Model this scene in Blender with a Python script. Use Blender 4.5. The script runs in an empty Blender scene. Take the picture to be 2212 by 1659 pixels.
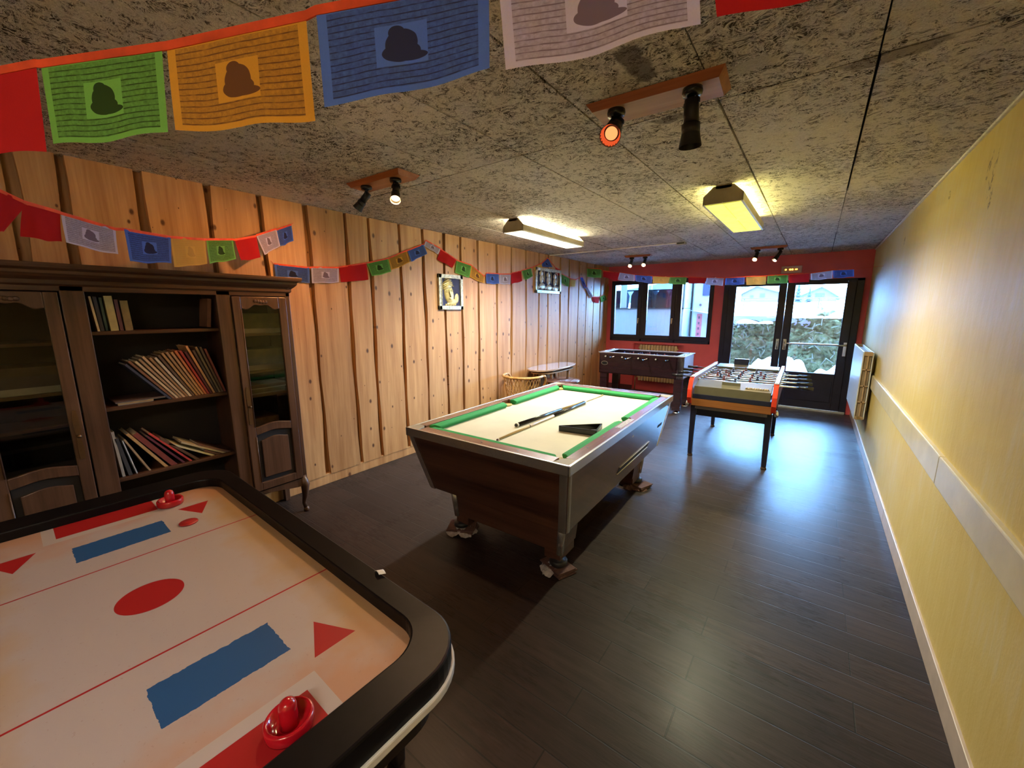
import bpy, bmesh, math, random
from mathutils import Vector, Matrix
random.seed(7)
S = bpy.context.scene
COL = S.collection
R = math.radians

# ------------------------------------------------------------------ camera, world, light, exposure
cam_d = bpy.data.cameras.new('camera')
cam = bpy.data.objects.new('camera', cam_d)
COL.objects.link(cam)
cam_d.sensor_width = 36.0
cam_d.lens = 36.0 * 865.7 / 2212.0
cam_d.clip_start = 0.02
cam_d.clip_end = 500
YAW, PITCH, ROLL = 0.6440, -0.1817, -0.0009
_f = Vector((-math.sin(YAW) * math.cos(PITCH), math.cos(YAW) * math.cos(PITCH), math.sin(PITCH)))
_r = Vector((math.cos(YAW), math.sin(YAW), 0))
_u = _r.cross(_f)
_r2 = _r * math.cos(ROLL) + _u * math.sin(ROLL)
_u2 = _u * math.cos(ROLL) - _r * math.sin(ROLL)
m3 = Matrix((_r2, _u2, -_f)).transposed()
cam.matrix_world = Matrix.Translation((0, 0, 1.591)) @ m3.to_4x4()
S.camera = cam

S.view_settings.view_transform = 'Standard'
S.view_settings.look = 'None'
S.view_settings.gamma = 1.0
S.view_settings.use_curve_mapping = False
S.view_settings.exposure = 2.38

POW_ORANGE, POW_W1, POW_W2 = 3, 9, 13      # watts of the three nearest lit spotlights

w = bpy.data.worlds.new('overcast_winter_sky')
S.world = w
w.use_nodes = True
nt = w.node_tree
bg = nt.nodes['Background']
tc = nt.nodes.new('ShaderNodeTexCoord'); sx = nt.nodes.new('ShaderNodeSeparateXYZ')
mr = nt.nodes.new('ShaderNodeMapRange')
cr = nt.nodes.new('ShaderNodeValToRGB')
nt.links.new(tc.outputs['Generated'], sx.inputs[0])
nt.links.new(sx.outputs['Z'], mr.inputs['Value'])
nt.links.new(mr.outputs[0], cr.inputs[0])
cr.color_ramp.elements[0].color = (0.28, 0.58, 1.0, 1)
cr.color_ramp.elements[1].color = (0.20, 0.48, 1.0, 1)
nt.links.new(cr.outputs[0], bg.inputs['Color'])
SKY = 18.0
bg.inputs['Strength'].default_value = SKY

try:
    S.cycles.use_denoising = True
    S.cycles.max_bounces = 10
    S.cycles.diffuse_bounces = 5
    S.cycles.glossy_bounces = 4
    S.cycles.transmission_bounces = 8
    S.cycles.transparent_max_bounces = 12
    S.cycles.sample_clamp_indirect = 6.0
    S.cycles.caustics_reflective = False
    S.cycles.caustics_refractive = False
except Exception:
    pass


def portal(name, loc, sx_, sz_):
    l = bpy.data.lights.new(name, 'AREA'); l.shape = 'RECTANGLE'; l.size = sx_; l.size_y = sz_
    l.cycles.is_portal = True
    o = bpy.data.objects.new(name, l); COL.objects.link(o)
    o.location = loc; o.rotation_euler = (R(-90), 0, 0)   # faces -Y, into the room
    return o


portal('window_daylight_portal', (-2.44, 8.16, 1.58), 1.9, 1.2)
portal('door_daylight_portal', (-0.42, 8.16, 1.05), 1.8, 2.05)


def spot(name, loc, aim, power, color, ang=70, blend=0.6, size=0.03):
    l = bpy.data.lights.new(name, 'SPOT'); l.energy = power; l.color = color
    l.spot_size = R(ang); l.spot_blend = blend; l.shadow_soft_size = size
    o = bpy.data.objects.new(name, l); COL.objects.link(o)
    o.location = loc
    o.rotation_euler = (Vector(aim) - Vector(loc)).to_track_quat('-Z', 'Y').to_euler()
    return o


# ------------------------------------------------------------------ materials
MATS = {}


def _bsdf(name):
    m = bpy.data.materials.new(name); m.use_nodes = True
    b = m.node_tree.nodes['Principled BSDF']
    return m, m.node_tree, b


def _coord(nt, kind='Object', scale=(1, 1, 1), rot=(0, 0, 0)):
    t = nt.nodes.new('ShaderNodeTexCoord'); mp = nt.nodes.new('ShaderNodeMapping')
    mp.inputs['Scale'].default_value = scale; mp.inputs['Rotation'].default_value = rot
    nt.links.new(t.outputs[kind], mp.inputs['Vector'])
    return mp.outputs[0]


def _noise(nt, vec, scale, detail=3, rough=0.55, dist=0.0):
    n = nt.nodes.new('ShaderNodeTexNoise')
    n.inputs['Scale'].default_value = scale; n.inputs['Detail'].default_value = detail
    n.inputs['Roughness'].default_value = rough; n.inputs['Distortion'].default_value = dist
    nt.links.new(vec, n.inputs['Vector'])
    return n.outputs['Fac']


def _math(nt, op, a, b=None, c=None, clamp=False):
    n = nt.nodes.new('ShaderNodeMath'); n.operation = op; n.use_clamp = clamp
    for i, x in enumerate((a, b, c)):
        if x is None: continue
        if isinstance(x, (int, float)): n.inputs[i].default_value = x
        else: nt.links.new(x, n.inputs[i])
    return n.outputs[0]


def _ramp(nt, fac, stops):
    r = nt.nodes.new('ShaderNodeValToRGB'); e = r.color_ramp.elements
    while len(e) < len(stops): e.new(0.5)
    for i, (p, c) in enumerate(stops):
        e[i].position = p; e[i].color = (*c, 1) if len(c) == 3 else c
    nt.links.new(fac, r.inputs[0])
    return r.outputs[0]


def _mix(nt, fac, a, b, mode='MIX'):
    n = nt.nodes.new('ShaderNodeMix'); n.data_type = 'RGBA'; n.blend_type = mode
    for sock, x in ((n.inputs[0], fac), (n.inputs[6], a), (n.inputs[7], b)):
        if isinstance(x, (int, float)): sock.default_value = x
        elif isinstance(x, tuple): sock.default_value = (*x, 1)
        else: nt.links.new(x, sock)
    return n.outputs[2]


def _bump(nt, b, h, strength=0.3, dist=0.01):
    n = nt.nodes.new('ShaderNodeBump'); n.inputs['Strength'].default_value = strength
    n.inputs['Distance'].default_value = dist
    nt.links.new(h, n.inputs['Height']); nt.links.new(n.outputs[0], b.inputs['Normal'])


def pm(name, col, rough=0.5, metal=0.0, var=0.12, vs=12, bump=0.0, bs=60, spec=0.5, coat=0.0, trans=0.0, emis=None, es=0.0):
    if name in MATS: return MATS[name]
    m, nt, b = _bsdf(name)
    b.inputs['Roughness'].default_value = rough; b.inputs['Metallic'].default_value = metal
    b.inputs['Specular IOR Level'].default_value = spec; b.inputs['Coat Weight'].default_value = coat
    v = _coord(nt)
    n = _noise(nt, v, vs, 4)
    lo = tuple(c * (1 - var) for c in col); hi = tuple(min(1, c * (1 + var)) for c in col)
    nt.links.new(_ramp(nt, n, [(0.3, lo), (0.7, hi)]), b.inputs['Base Color'])
    if bump > 0: _bump(nt, b, _noise(nt, v, bs, 4), bump, 0.004)
    if trans: b.inputs['Transmission Weight'].default_value = trans
    if emis:
        b.inputs['Emission Color'].default_value = (*emis, 1); b.inputs['Emission Strength'].default_value = es
    MATS[name] = m
    return m


def wood(name, c1, c2, axis=2, s=1.0, rough=0.45, bump=0.15, knots=False, attr=False, coat=0.0, spec=0.5):
    if name in MATS: return MATS[name]
    m, nt, b = _bsdf(name)
    sc = [14 * s] * 3; sc[axis] = 0.9 * s
    v = _coord(nt, scale=tuple(sc))
    n = _noise(nt, v, 1.1, 5, 0.55, 0.25)
    sc2 = [60 * s] * 3; sc2[axis] = 2.0 * s
    n2 = _noise(nt, _coord(nt, scale=tuple(sc2)), 1.5, 3)
    f = _math(nt, 'ADD', _math(nt, 'MULTIPLY', n, 0.72), _math(nt, 'MULTIPLY', n2, 0.28))
    col = _ramp(nt, f, [(0.34, c1), (0.62, c2)])
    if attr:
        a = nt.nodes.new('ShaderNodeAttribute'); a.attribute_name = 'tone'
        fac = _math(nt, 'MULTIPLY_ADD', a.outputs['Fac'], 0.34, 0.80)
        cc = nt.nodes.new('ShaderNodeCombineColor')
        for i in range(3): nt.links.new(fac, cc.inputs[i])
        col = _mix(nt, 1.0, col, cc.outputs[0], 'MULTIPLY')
    if knots:
        vo = nt.nodes.new('ShaderNodeTexVoronoi'); vo.voronoi_dimensions = '2D'; vo.inputs['Scale'].default_value = 1.0
        vo.inputs['Randomness'].default_value = 1.0
        kt = nt.nodes.new('ShaderNodeTexCoord'); k1 = nt.nodes.new('ShaderNodeSeparateXYZ'); k2 = nt.nodes.new('ShaderNodeCombineXYZ')
        nt.links.new(kt.outputs['Object'], k1.inputs[0])
        nt.links.new(_math(nt, 'MULTIPLY', k1.outputs['Y'], 7.0), k2.inputs[0]); nt.links.new(_math(nt, 'MULTIPLY', k1.outputs['Z'], 4.2), k2.inputs[1])
        nt.links.new(k2.outputs[0], vo.inputs['Vector'])
        sp = nt.nodes.new('ShaderNodeSeparateColor'); nt.links.new(vo.outputs['Color'], sp.inputs[0])
        rad = _math(nt, 'MAXIMUM', _math(nt, 'MULTIPLY_ADD', sp.outputs[0], 0.22, -0.09), 0.0005)
        k = _math(nt, 'SUBTRACT', 1.0, _math(nt, 'DIVIDE', vo.outputs['Distance'], rad), clamp=True)
        k = _math(nt, 'MULTIPLY', k, 1.8, clamp=True)
        col = _mix(nt, k, col, (0.10, 0.035, 0.012))
    nt.links.new(col, b.inputs['Base Color'])
    b.inputs['Roughness'].default_value = rough; b.inputs['Coat Weight'].default_value = coat
    b.inputs['Specular IOR Level'].default_value = spec
    _bump(nt, b, f, bump, 0.004)
    MATS[name] = m
    return m


def emit(name, col, strength):
    if name in MATS: return MATS[name]
    m = bpy.data.materials.new(name); m.use_nodes = True; nt = m.node_tree
    nt.nodes.remove(nt.nodes['Principled BSDF'])
    e = nt.nodes.new('ShaderNodeEmission'); e.inputs[0].default_value = (*col, 1); e.inputs[1].default_value = strength
    nt.links.new(e.outputs[0], nt.nodes['Material Output'].inputs[0])
    MATS[name] = m
    return m


def glass(name, tint=(1, 1, 1), refl=0.06, rough=0.0):
    if name in MATS: return MATS[name]
    m = bpy.data.materials.new(name); m.use_nodes = True; nt = m.node_tree
    nt.nodes.remove(nt.nodes['Principled BSDF'])
    t = nt.nodes.new('ShaderNodeBsdfTransparent'); t.inputs[0].default_value = (*tint, 1)
    g = nt.nodes.new('ShaderNodeBsdfGlossy'); g.inputs['Roughness'].default_value = rough
    fr = nt.nodes.new('ShaderNodeFresnel'); fr.inputs[0].default_value = 1.45
    mx = nt.nodes.new('ShaderNodeMixShader')
    nt.links.new(_math(nt, 'MULTIPLY', fr.outputs[0], refl / 0.04, clamp=True), mx.inputs[0])
    nt.links.new(t.outputs[0], mx.inputs[1]); nt.links.new(g.outputs[0], mx.inputs[2])
    nt.links.new(mx.outputs[0], nt.nodes['Material Output'].inputs[0])
    MATS[name] = m
    return m


# wood-wool cement board ceiling: tangled pale fibres over dark pits
def ceiling_mat():
    m, nt, b = _bsdf('wood_wool_board')
    v = _coord(nt)
    warp = nt.nodes.new('ShaderNodeTexNoise'); warp.inputs['Scale'].default_value = 9; warp.inputs['Detail'].default_value = 2
    nt.links.new(v, warp.inputs['Vector'])
    va = nt.nodes.new('ShaderNodeVectorMath'); va.operation = 'MULTIPLY_ADD'
    va.inputs[1].default_value = (0.10, 0.10, 0.10)
    nt.links.new(warp.outputs['Color'], va.inputs[0]); nt.links.new(v, va.inputs[2])

    def ridge(scale, wdt, rot):
        mp = nt.nodes.new('ShaderNodeMapping'); mp.inputs['Rotation'].default_value = (0, 0, rot)
        mp.inputs['Scale'].default_value = (1.0, 1.7, 1.0); mp.inputs['Location'].default_value = (rot * 3, rot, 0)
        nt.links.new(va.outputs[0], mp.inputs['Vector'])
        n = _noise(nt, mp.outputs[0], scale, 2.0, 0.5, 1.4)
        d = _math(nt, 'ABSOLUTE', _math(nt, 'SUBTRACT', n, 0.5))
        return _math(nt, 'SUBTRACT', 1.0, _math(nt, 'DIVIDE', d, wdt), clamp=True)
    r1 = ridge(11, 0.026, 0.3); r2 = ridge(15, 0.032, 1.3); r3 = ridge(27, 0.055, 2.2)
    r4 = ridge(22, 0.04, 2.9)
    fib = _math(nt, 'MAXIMUM', _math(nt, 'MAXIMUM', r1, _math(nt, 'MULTIPLY', r4, 0.9)), _math(nt, 'MAXIMUM', r2, _math(nt, 'MULTIPLY', r3, 0.75)))
    dens = _math(nt, 'MULTIPLY_ADD', _noise(nt, v, 1.7, 4, 0.6), 2.6, -0.85, clamp=True)
    pits = _noise(nt, va.outputs[0], 24, 4, 0.65, 0.8)
    pits = _math(nt, 'MULTIPLY_ADD', pits, 6.5, _math(nt, 'MULTIPLY_ADD', dens, 1.2, -3.0), clamp=True)
    fine = _noise(nt, v, 130, 3, 0.7)
    base = _math(nt, 'MULTIPLY', pits, _math(nt, 'MULTIPLY_ADD', fine, 0.55, 0.17))
    tot = _math(nt, 'MAXIMUM', _math(nt, 'MULTIPLY', fib, _math(nt, 'MULTIPLY_ADD', fine, 0.7, 0.40)), base)
    a = nt.nodes.new('ShaderNodeAttribute'); a.attribute_name = 'tone'
    tot2 = _math(nt, 'MULTIPLY', tot, _math(nt, 'MULTIPLY_ADD', a.outputs['Fac'], 0.22, 0.86), clamp=True)
    col = _ramp(nt, tot2, [(0.0, (0.045, 0.035, 0.030)), (0.2, (0.20, 0.17, 0.15)), (0.42, (0.70, 0.65, 0.60)), (0.85, (0.97, 0.93, 0.88))])
    sp = nt.nodes.new('ShaderNodeSeparateXYZ'); nt.links.new(v, sp.inputs[0])
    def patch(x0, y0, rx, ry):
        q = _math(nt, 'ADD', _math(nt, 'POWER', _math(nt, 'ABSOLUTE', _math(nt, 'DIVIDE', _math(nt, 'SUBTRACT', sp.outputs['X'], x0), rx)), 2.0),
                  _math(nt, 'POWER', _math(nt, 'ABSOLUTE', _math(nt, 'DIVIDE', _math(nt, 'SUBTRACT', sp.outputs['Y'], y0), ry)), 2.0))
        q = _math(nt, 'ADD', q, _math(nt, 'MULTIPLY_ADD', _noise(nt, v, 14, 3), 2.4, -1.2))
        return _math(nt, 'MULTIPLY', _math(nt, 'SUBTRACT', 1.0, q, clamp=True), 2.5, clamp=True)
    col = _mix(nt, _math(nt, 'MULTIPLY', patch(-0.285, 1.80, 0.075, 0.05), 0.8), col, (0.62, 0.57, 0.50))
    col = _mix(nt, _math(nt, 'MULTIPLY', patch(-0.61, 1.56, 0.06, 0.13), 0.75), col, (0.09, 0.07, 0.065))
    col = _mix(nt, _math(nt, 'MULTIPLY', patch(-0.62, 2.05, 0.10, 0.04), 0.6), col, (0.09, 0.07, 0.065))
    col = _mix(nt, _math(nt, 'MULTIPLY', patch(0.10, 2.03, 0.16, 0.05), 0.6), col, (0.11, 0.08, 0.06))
    nt.links.new(col, b.inputs['Base Color'])
    b.inputs['Roughness'].default_value = 0.9; b.inputs['Specular IOR Level'].default_value = 0.2
    _bump(nt, b, tot, 0.7, 0.012)
    return m


def floor_mat():
    m, nt, b = _bsdf('worn_dark_vinyl_planks')
    v = _coord(nt)
    br = nt.nodes.new('ShaderNodeTexBrick')
    br.offset = 0.37; br.offset_frequency = 2
    br.inputs['Scale'].default_value = 1.0; br.inputs['Brick Width'].default_value = 0.92
    br.inputs['Row Height'].default_value = 0.1525; br.inputs['Mortar Size'].default_value = 0.0032
    br.inputs['Mortar Smooth'].default_value = 0.3
    br.inputs['Color1'].default_value = (0.017, 0.010, 0.009, 1); br.inputs['Color2'].default_value = (0.032, 0.019, 0.016, 1)
    br.inputs['Mortar'].default_value = (0.004, 0.003, 0.003, 1)
    mp = nt.nodes.new('ShaderNodeMapping'); mp.inputs['Location'].default_value = (0.29, 0.03, 0)
    nt.links.new(v, mp.inputs['Vector']); nt.links.new(mp.outputs[0], br.inputs['Vector'])
    g = _noise(nt, _coord(nt, scale=(3, 26, 1)), 1.4, 5, 0.6, 0.4)
    patch = _noise(nt, v, 2.2, 4, 0.6)
    col = _mix(nt, 0.75, br.outputs['Color'], _ramp(nt, g, [(0.3, (0.35, 0.33, 0.32)), (0.7, (1.5, 1.4, 1.3))]), 'MULTIPLY')
    col = _mix(nt, _math(nt, 'MULTIPLY_ADD', patch, 1.4, -0.5, clamp=True), col, (0.033, 0.022, 0.020))
    fine = _noise(nt, _coord(nt, scale=(6, 50, 1)), 2.0, 3)
    rr = _math(nt, 'ADD', _math(nt, 'MULTIPLY_ADD', patch, 0.20, 0.13), _math(nt, 'MULTIPLY', fine, 0.12))
    nt.nodes.remove(b)
    df = nt.nodes.new('ShaderNodeBsdfDiffuse'); nt.links.new(col, df.inputs['Color'])
    gl = nt.nodes.new('ShaderNodeBsdfGlossy'); gl.inputs['Color'].default_value = (0.9, 0.95, 1, 1); nt.links.new(rr, gl.inputs['Roughness'])
    fr = nt.nodes.new('ShaderNodeFresnel'); fr.inputs[0].default_value = 1.36
    g2 = nt.nodes.new('ShaderNodeBsdfGlossy'); g2.inputs['Roughness'].default_value = 0.50
    m0 = nt.nodes.new('ShaderNodeMixShader'); nt.links.new(_math(nt, 'MULTIPLY', fr.outputs[0], 0.60), m0.inputs[0])
    nt.links.new(df.outputs[0], m0.inputs[1]); nt.links.new(g2.outputs[0], m0.inputs[2])
    mx = nt.nodes.new('ShaderNodeMixShader')
    nt.links.new(_math(nt, 'MULTIPLY', fr.outputs[0], 0.22), mx.inputs[0])
    nt.links.new(m0.outputs[0], mx.inputs[1]); nt.links.new(gl.outputs[0], mx.inputs[2])
    nt.links.new(mx.outputs[0], nt.nodes['Material Output'].inputs[0])
    h = _math(nt, 'ADD', _math(nt, 'MULTIPLY', br.outputs['Fac'], -1.6), _math(nt, 'ADD', _math(nt, 'MULTIPLY', g, 0.35), _math(nt, 'MULTIPLY', fine, 0.3)))
    bp = nt.nodes.new('ShaderNodeBump'); bp.inputs['Strength'].default_value = 0.30; bp.inputs['Distance'].default_value = 0.004
    nt.links.new(h, bp.inputs['Height'])
    for q in (df, gl, g2, fr): nt.links.new(bp.outputs[0], q.inputs['Normal'])
    return m


def wall_yellow():
    m, nt, b = _bsdf('yellow_ochre_rough_paint')
    v = _coord(nt)
    n = _noise(nt, v, 1.1, 4, 0.6)
    n2 = _noise(nt, _coord(nt, scale=(1, 14, 2.2)), 1.8, 5, 0.65, 0.5)
    f = _math(nt, 'ADD', _math(nt, 'MULTIPLY', n, 0.65), _math(nt, 'MULTIPLY', n2, 0.35))
    col = _ramp(nt, f, [(0.32, (0.56, 0.40, 0.10)), (0.52, (0.62, 0.48, 0.17)), (0.7, (0.62, 0.54, 0.32))])
    # dark scuffs high on the wall and a few fly specks
    g = nt.nodes.new('ShaderNodeNewGeometry'); sp = nt.nodes.new('ShaderNodeSeparateXYZ')
    nt.links.new(g.outputs['Position'], sp.inputs[0])

    def blob(y0, z0, ry, rz, tilt=0.0):
        dy = _math(nt, 'SUBTRACT', sp.outputs['Y'], y0); dz = _math(nt, 'SUBTRACT', sp.outputs['Z'], z0)
        dy = _math(nt, 'MULTIPLY_ADD', dz, tilt, dy)
        q = _math(nt, 'ADD', _math(nt, 'POWER', _math(nt, 'ABSOLUTE', _math(nt, 'DIVIDE', dy, ry)), 2.0), _math(nt, 'POWER', _math(nt, 'ABSOLUTE', _math(nt, 'DIVIDE', dz, rz)), 2.0))
        return _math(nt, 'SUBTRACT', 1.0, q, clamp=True)
    sc = _noise(nt, v, 48, 3)
    tot = None
    for a in ((2.98, 2.26, 0.022, 0.075, 0.25), (2.90, 2.20, 0.022, 0.11, 0.2), (2.87, 2.09, 0.02, 0.05, 0), (3.73, 2.29, 0.03, 0.03, 0), (5.3, 2.22, 0.03, 0.05, 0), (2.95, 2.16, 0.014, 0.03, 0)):
        t = blob(*a); tot = t if tot is None else _math(nt, 'MAXIMUM', tot, t)
    mk = _math(nt, 'MULTIPLY', _math(nt, 'MULTIPLY', tot, 3.0, clamp=True), _math(nt, 'MULTIPLY_ADD', sc, 9, -4.2, clamp=True))
    col = _mix(nt, _math(nt, 'MULTIPLY', mk, 0.8), col, (0.10, 0.06, 0.035))
    nt.links.new(col, b.inputs['Base Color'])
    b.inputs['Roughness'].default_value = 0.55
    b.inputs['Specular IOR Level'].default_value = 0.28
    bb = _math(nt, 'ADD', _math(nt, 'MULTIPLY', n2, 0.6), _math(nt, 'MULTIPLY', _noise(nt, v, 85, 4), 0.35))
    _bump(nt, b, bb, 0.32, 0.006)
    return m


def flag_mat(name, col, ink, printed=1.0, cell=(7, 12)):
    """thin cotton prayer flag: rows of block print round a lighter square with a dark seated mound"""
    m = bpy.data.materials.new(name); m.use_nodes = True; nt = m.node_tree
    b = nt.nodes['Principled BSDF']
    tcn = nt.nodes.new('ShaderNodeTexCoord'); sp = nt.nodes.new('ShaderNodeSeparateXYZ')
    nt.links.new(tcn.outputs['UV'], sp.inputs[0])
    U, V = sp.outputs['X'], sp.outputs['Y']
    ob = _coord(nt)
    wob = _noise(nt, ob, 30, 2)
    cu = _math(nt, 'ABSOLUTE', _math(nt, 'SUBTRACT', U, 0.5)); cv = _math(nt, 'ABSOLUTE', _math(nt, 'SUBTRACT', V, 0.5))
    inpr = _math(nt, 'MULTIPLY', _math(nt, 'LESS_THAN', cu, 0.44), _math(nt, 'LESS_THAN', cv, 0.435))
    line = _math(nt, 'FRACT', _math(nt, 'MULTIPLY', _math(nt, 'MULTIPLY_ADD', wob, 0.02, V), 15.0))
    seg = _math(nt, 'FRACT', _math(nt, 'MULTIPLY', U, 24.0))
    rows = _math(nt, 'MAXIMUM', _math(nt, 'SUBTRACT', 1.0, _math(nt, 'MULTIPLY', _math(nt, 'ABSOLUTE', _math(nt, 'SUBTRACT', line, 0.3)), 4.2), clamp=True),
                 _math(nt, 'MULTIPLY', _math(nt, 'LESS_THAN', seg, 0.16), _math(nt, 'MULTIPLY', _math(nt, 'LESS_THAN', line, 0.75), 0.45)))
    txt = _math(nt, 'MULTIPLY', _math(nt, 'MULTIPLY_ADD', _noise(nt, ob, 160, 2), 0.9, 0.0), 0.75)
    pr = _math(nt, 'MAXIMUM', _math(nt, 'MULTIPLY', rows, _math(nt, 'MULTIPLY_ADD', _noise(nt, ob, 70, 2), 1.2, 0.30, clamp=True)), txt)
    panel = _math(nt, 'MULTIPLY', _math(nt, 'LESS_THAN', _math(nt, 'ABSOLUTE', _math(nt, 'SUBTRACT', U, 0.5)), 0.155),
                  _math(nt, 'LESS_THAN', _math(nt, 'ABSOLUTE', _math(nt, 'SUBTRACT', V, 0.50)), 0.21))
    pr = _math(nt, 'MULTIPLY', pr, _math(nt, 'SUBTRACT', 1.0, panel))

    def ell(u0, v0, ru, rv):
        return _math(nt, 'LESS_THAN', _math(nt, 'ADD', _math(nt, 'POWER', _math(nt, 'ABSOLUTE', _math(nt, 'DIVIDE', _math(nt, 'SUBTRACT', U, u0), ru)), 2.0),
                     _math(nt, 'POWER', _math(nt, 'ABSOLUTE', _math(nt, 'DIVIDE', _math(nt, 'SUBTRACT', V, v0), rv)), 2.0)), _math(nt, 'MULTIPLY_ADD', wob, 0.6, 0.7))
    fig = _math(nt, 'MAXIMUM', ell(0.5, 0.50, 0.095, 0.165), _math(nt, 'MAXIMUM', _math(nt, 'MAXIMUM', ell(0.50, 0.42, 0.115, 0.10), ell(0.555, 0.37, 0.10, 0.05)), ell(0.475, 0.63, 0.05, 0.07)))
    pr = _math(nt, 'MAXIMUM', pr, _math(nt, 'MULTIPLY', fig, 0.92))
    pr = _math(nt, 'MULTIPLY', _math(nt, 'MULTIPLY', pr, inpr), printed * 1.25, clamp=True)
    weave = _noise(nt, ob, 400, 1)
    base = _mix(nt, _math(nt, 'MULTIPLY', weave, 0.25), col, tuple(c * 0.6 for c in col))
    c = _mix(nt, pr, base, ink)
    nt.links.new(c, b.inputs['Base Color'])
    b.inputs['Roughness'].default_value = 0.95; b.inputs['Specular IOR Level'].default_value = 0.1
    tr = nt.nodes.new('ShaderNodeBsdfTranslucent'); nt.links.new(c, tr.inputs[0])
    mx = nt.nodes.new('ShaderNodeMixShader'); mx.inputs[0].default_value = 0.35
    nt.links.new(b.outputs[0], mx.inputs[1]); nt.links.new(tr.outputs[0], mx.inputs[2])
    nt.links.new(mx.outputs[0], nt.nodes['Material Output'].inputs[0])
    MATS[name] = m
    return m


# ------------------------------------------------------------------ mesh builder
class MB:
    def __init__(s): s.v = []; s.f = []; s.mi = []; s.sm = []; s.uv = {}; s.tone = {}

    def face(s, idx, m=0, sm=False, uv=None, tone=None):
        s.f.append(tuple(idx)); s.mi.append(m); s.sm.append(sm)
        if uv: s.uv[len(s.f) - 1] = uv
        if tone is not None: s.tone[len(s.f) - 1] = tone

    def hexa(s, p, m=0, tone=None):
        n = len(s.v); s.v += [tuple(q) for q in p]
        for q in ((3, 2, 1, 0), (4, 5, 6, 7), (0, 1, 5, 4), (1, 2, 6, 5), (2, 3, 7, 6), (3, 0, 4, 7)):
            s.face([n + i for i in q], m, tone=tone)
        return s

    def box(s, x0, x1, y0, y1, z0, z1, m=0, tone=None):
        return s.hexa([(x0, y0, z0), (x1, y0, z0), (x1, y1, z0), (x0, y1, z0), (x0, y0, z1), (x1, y0, z1), (x1, y1, z1), (x0, y1, z1)], m, tone)

    def obox(s, c, h, M=None, m=0):
        M = M or Matrix.Identity(3); c = Vector(c)
        P = []
        for z in (-1, 1):
            for x, y in ((-1, -1), (1, -1), (1, 1), (-1, 1)):
                P.append(c + M @ Vector((x * h[0], y * h[1], z * h[2])))
        return s.hexa(P, m)

    def prism(s, poly, fn, w0, w1, m=0, sm=False, tone=None):
        """poly: list of (a,b); fn(a,b,w)->xyz"""
        n = len(s.v); k = len(poly)
        s.v += [tuple(fn(a, b, w0)) for a, b in poly] + [tuple(fn(a, b, w1)) for a, b in poly]
        s.face([n + i for i in range(k)][::-1], m, tone=tone); s.face([n + k + i for i in range(k)], m, tone=tone)
        for i in range(k):
            j = (i + 1) % k
            s.face((n + i, n + j, n + k + j, n + k + i), m, sm, tone=tone)
        return s

    def cyl(s, p0, p1, r0, r1=None, n=16, m=0, cap=True, sm=True):
        r1 = r0 if r1 is None else r1
        p0, p1 = Vector(p0), Vector(p1); d = (p1 - p0).normalized()
        a = d.orthogonal().normalized(); b = d.cross(a)
        k = len(s.v)
        for p, r in ((p0, r0), (p1, r1)):
            for i in range(n):
                t = 2 * math.pi * i / n
                s.v.append(tuple(p + (a * math.cos(t) + b * math.sin(t)) * r))
        for i in range(n):
            j = (i + 1) % n
            s.face((k + i, k + j, k + n + j, k + n + i), m, sm)
        if cap:
            s.face([k + i for i in range(n)][::-1], m); s.face([k + n + i for i in range(n)], m)
        return s

    def lathe(s, prof, c=(0, 0, 0), n=24, m=0, M=None, sm=True):
        k = len(s.v); L = len(prof); c = Vector(c)
        for r, z in prof:
            for i in range(n):
                t = 2 * math.pi * i / n
                p = Vector((r * math.cos(t), r * math.sin(t), z))
                s.v.append(tuple(c + (M @ p if M else p)))
        for a in range(L - 1):
            for i in range(n):
                j = (i + 1) % n
                s.face((k + a * n + i, k + a * n + j, k + (a + 1) * n + j, k + (a + 1) * n + i), m, sm)
        if prof[0][0] > 1e-5: s.face([k + i for i in range(n)][::-1], m)
        if prof[-1][0] > 1e-5: s.face([k + (L - 1) * n + i for i in range(n)], m)
        return s

    def tube(s, pts, r, n=8, m=0, closed=False):
        pts = [Vector(p) for p in pts]; k = len(s.v); L = len(pts); prev = None
        for q, p in enumerate(pts):
            d = (pts[(q + 1) % L] - pts[q - 1]) if closed else (pts[min(q + 1, L - 1)] - pts[max(q - 1, 0)])
            d.normalize()
            a = d.orthogonal().normalized() if prev is None else (prev - d * prev.dot(d)).normalized()
            prev = a; b = d.cross(a); rr = r[q] if isinstance(r, (list, tuple)) else r
            for i in range(n):
                t = 2 * math.pi * i / n
                s.v.append(tuple(p + (a * math.cos(t) + b * math.sin(t)) * rr))
        for q in range(L if closed else L - 1):
            q2 = (q + 1) % L
            for i in range(n):
                j = (i + 1) % n
                s.face((k + q * n + i, k + q * n + j, k + q2 * n + j, k + q2 * n + i), m, True)
        if not closed:
            s.face([k + i for i in range(n)][::-1], m); s.face([k + (L - 1) * n + i for i in range(n)], m)
        return s

    def grid(s, fn, nu, nv, m=0, sm=True, uv=True):
        k = len(s.v)
        for j in range(nv + 1):
            for i in range(nu + 1): s.v.append(tuple(fn(i / nu, j / nv)))
        for j in range(nv):
            for i in range(nu):
                a = k + j * (nu + 1) + i
                s.face((a, a + 1, a + nu + 2, a + nu + 1), m, sm,
                       [(i / nu, j / nv), ((i + 1) / nu, j / nv), ((i + 1) / nu, (j + 1) / nv), (i / nu, (j + 1) / nv)] if uv else None)
        return s

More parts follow.
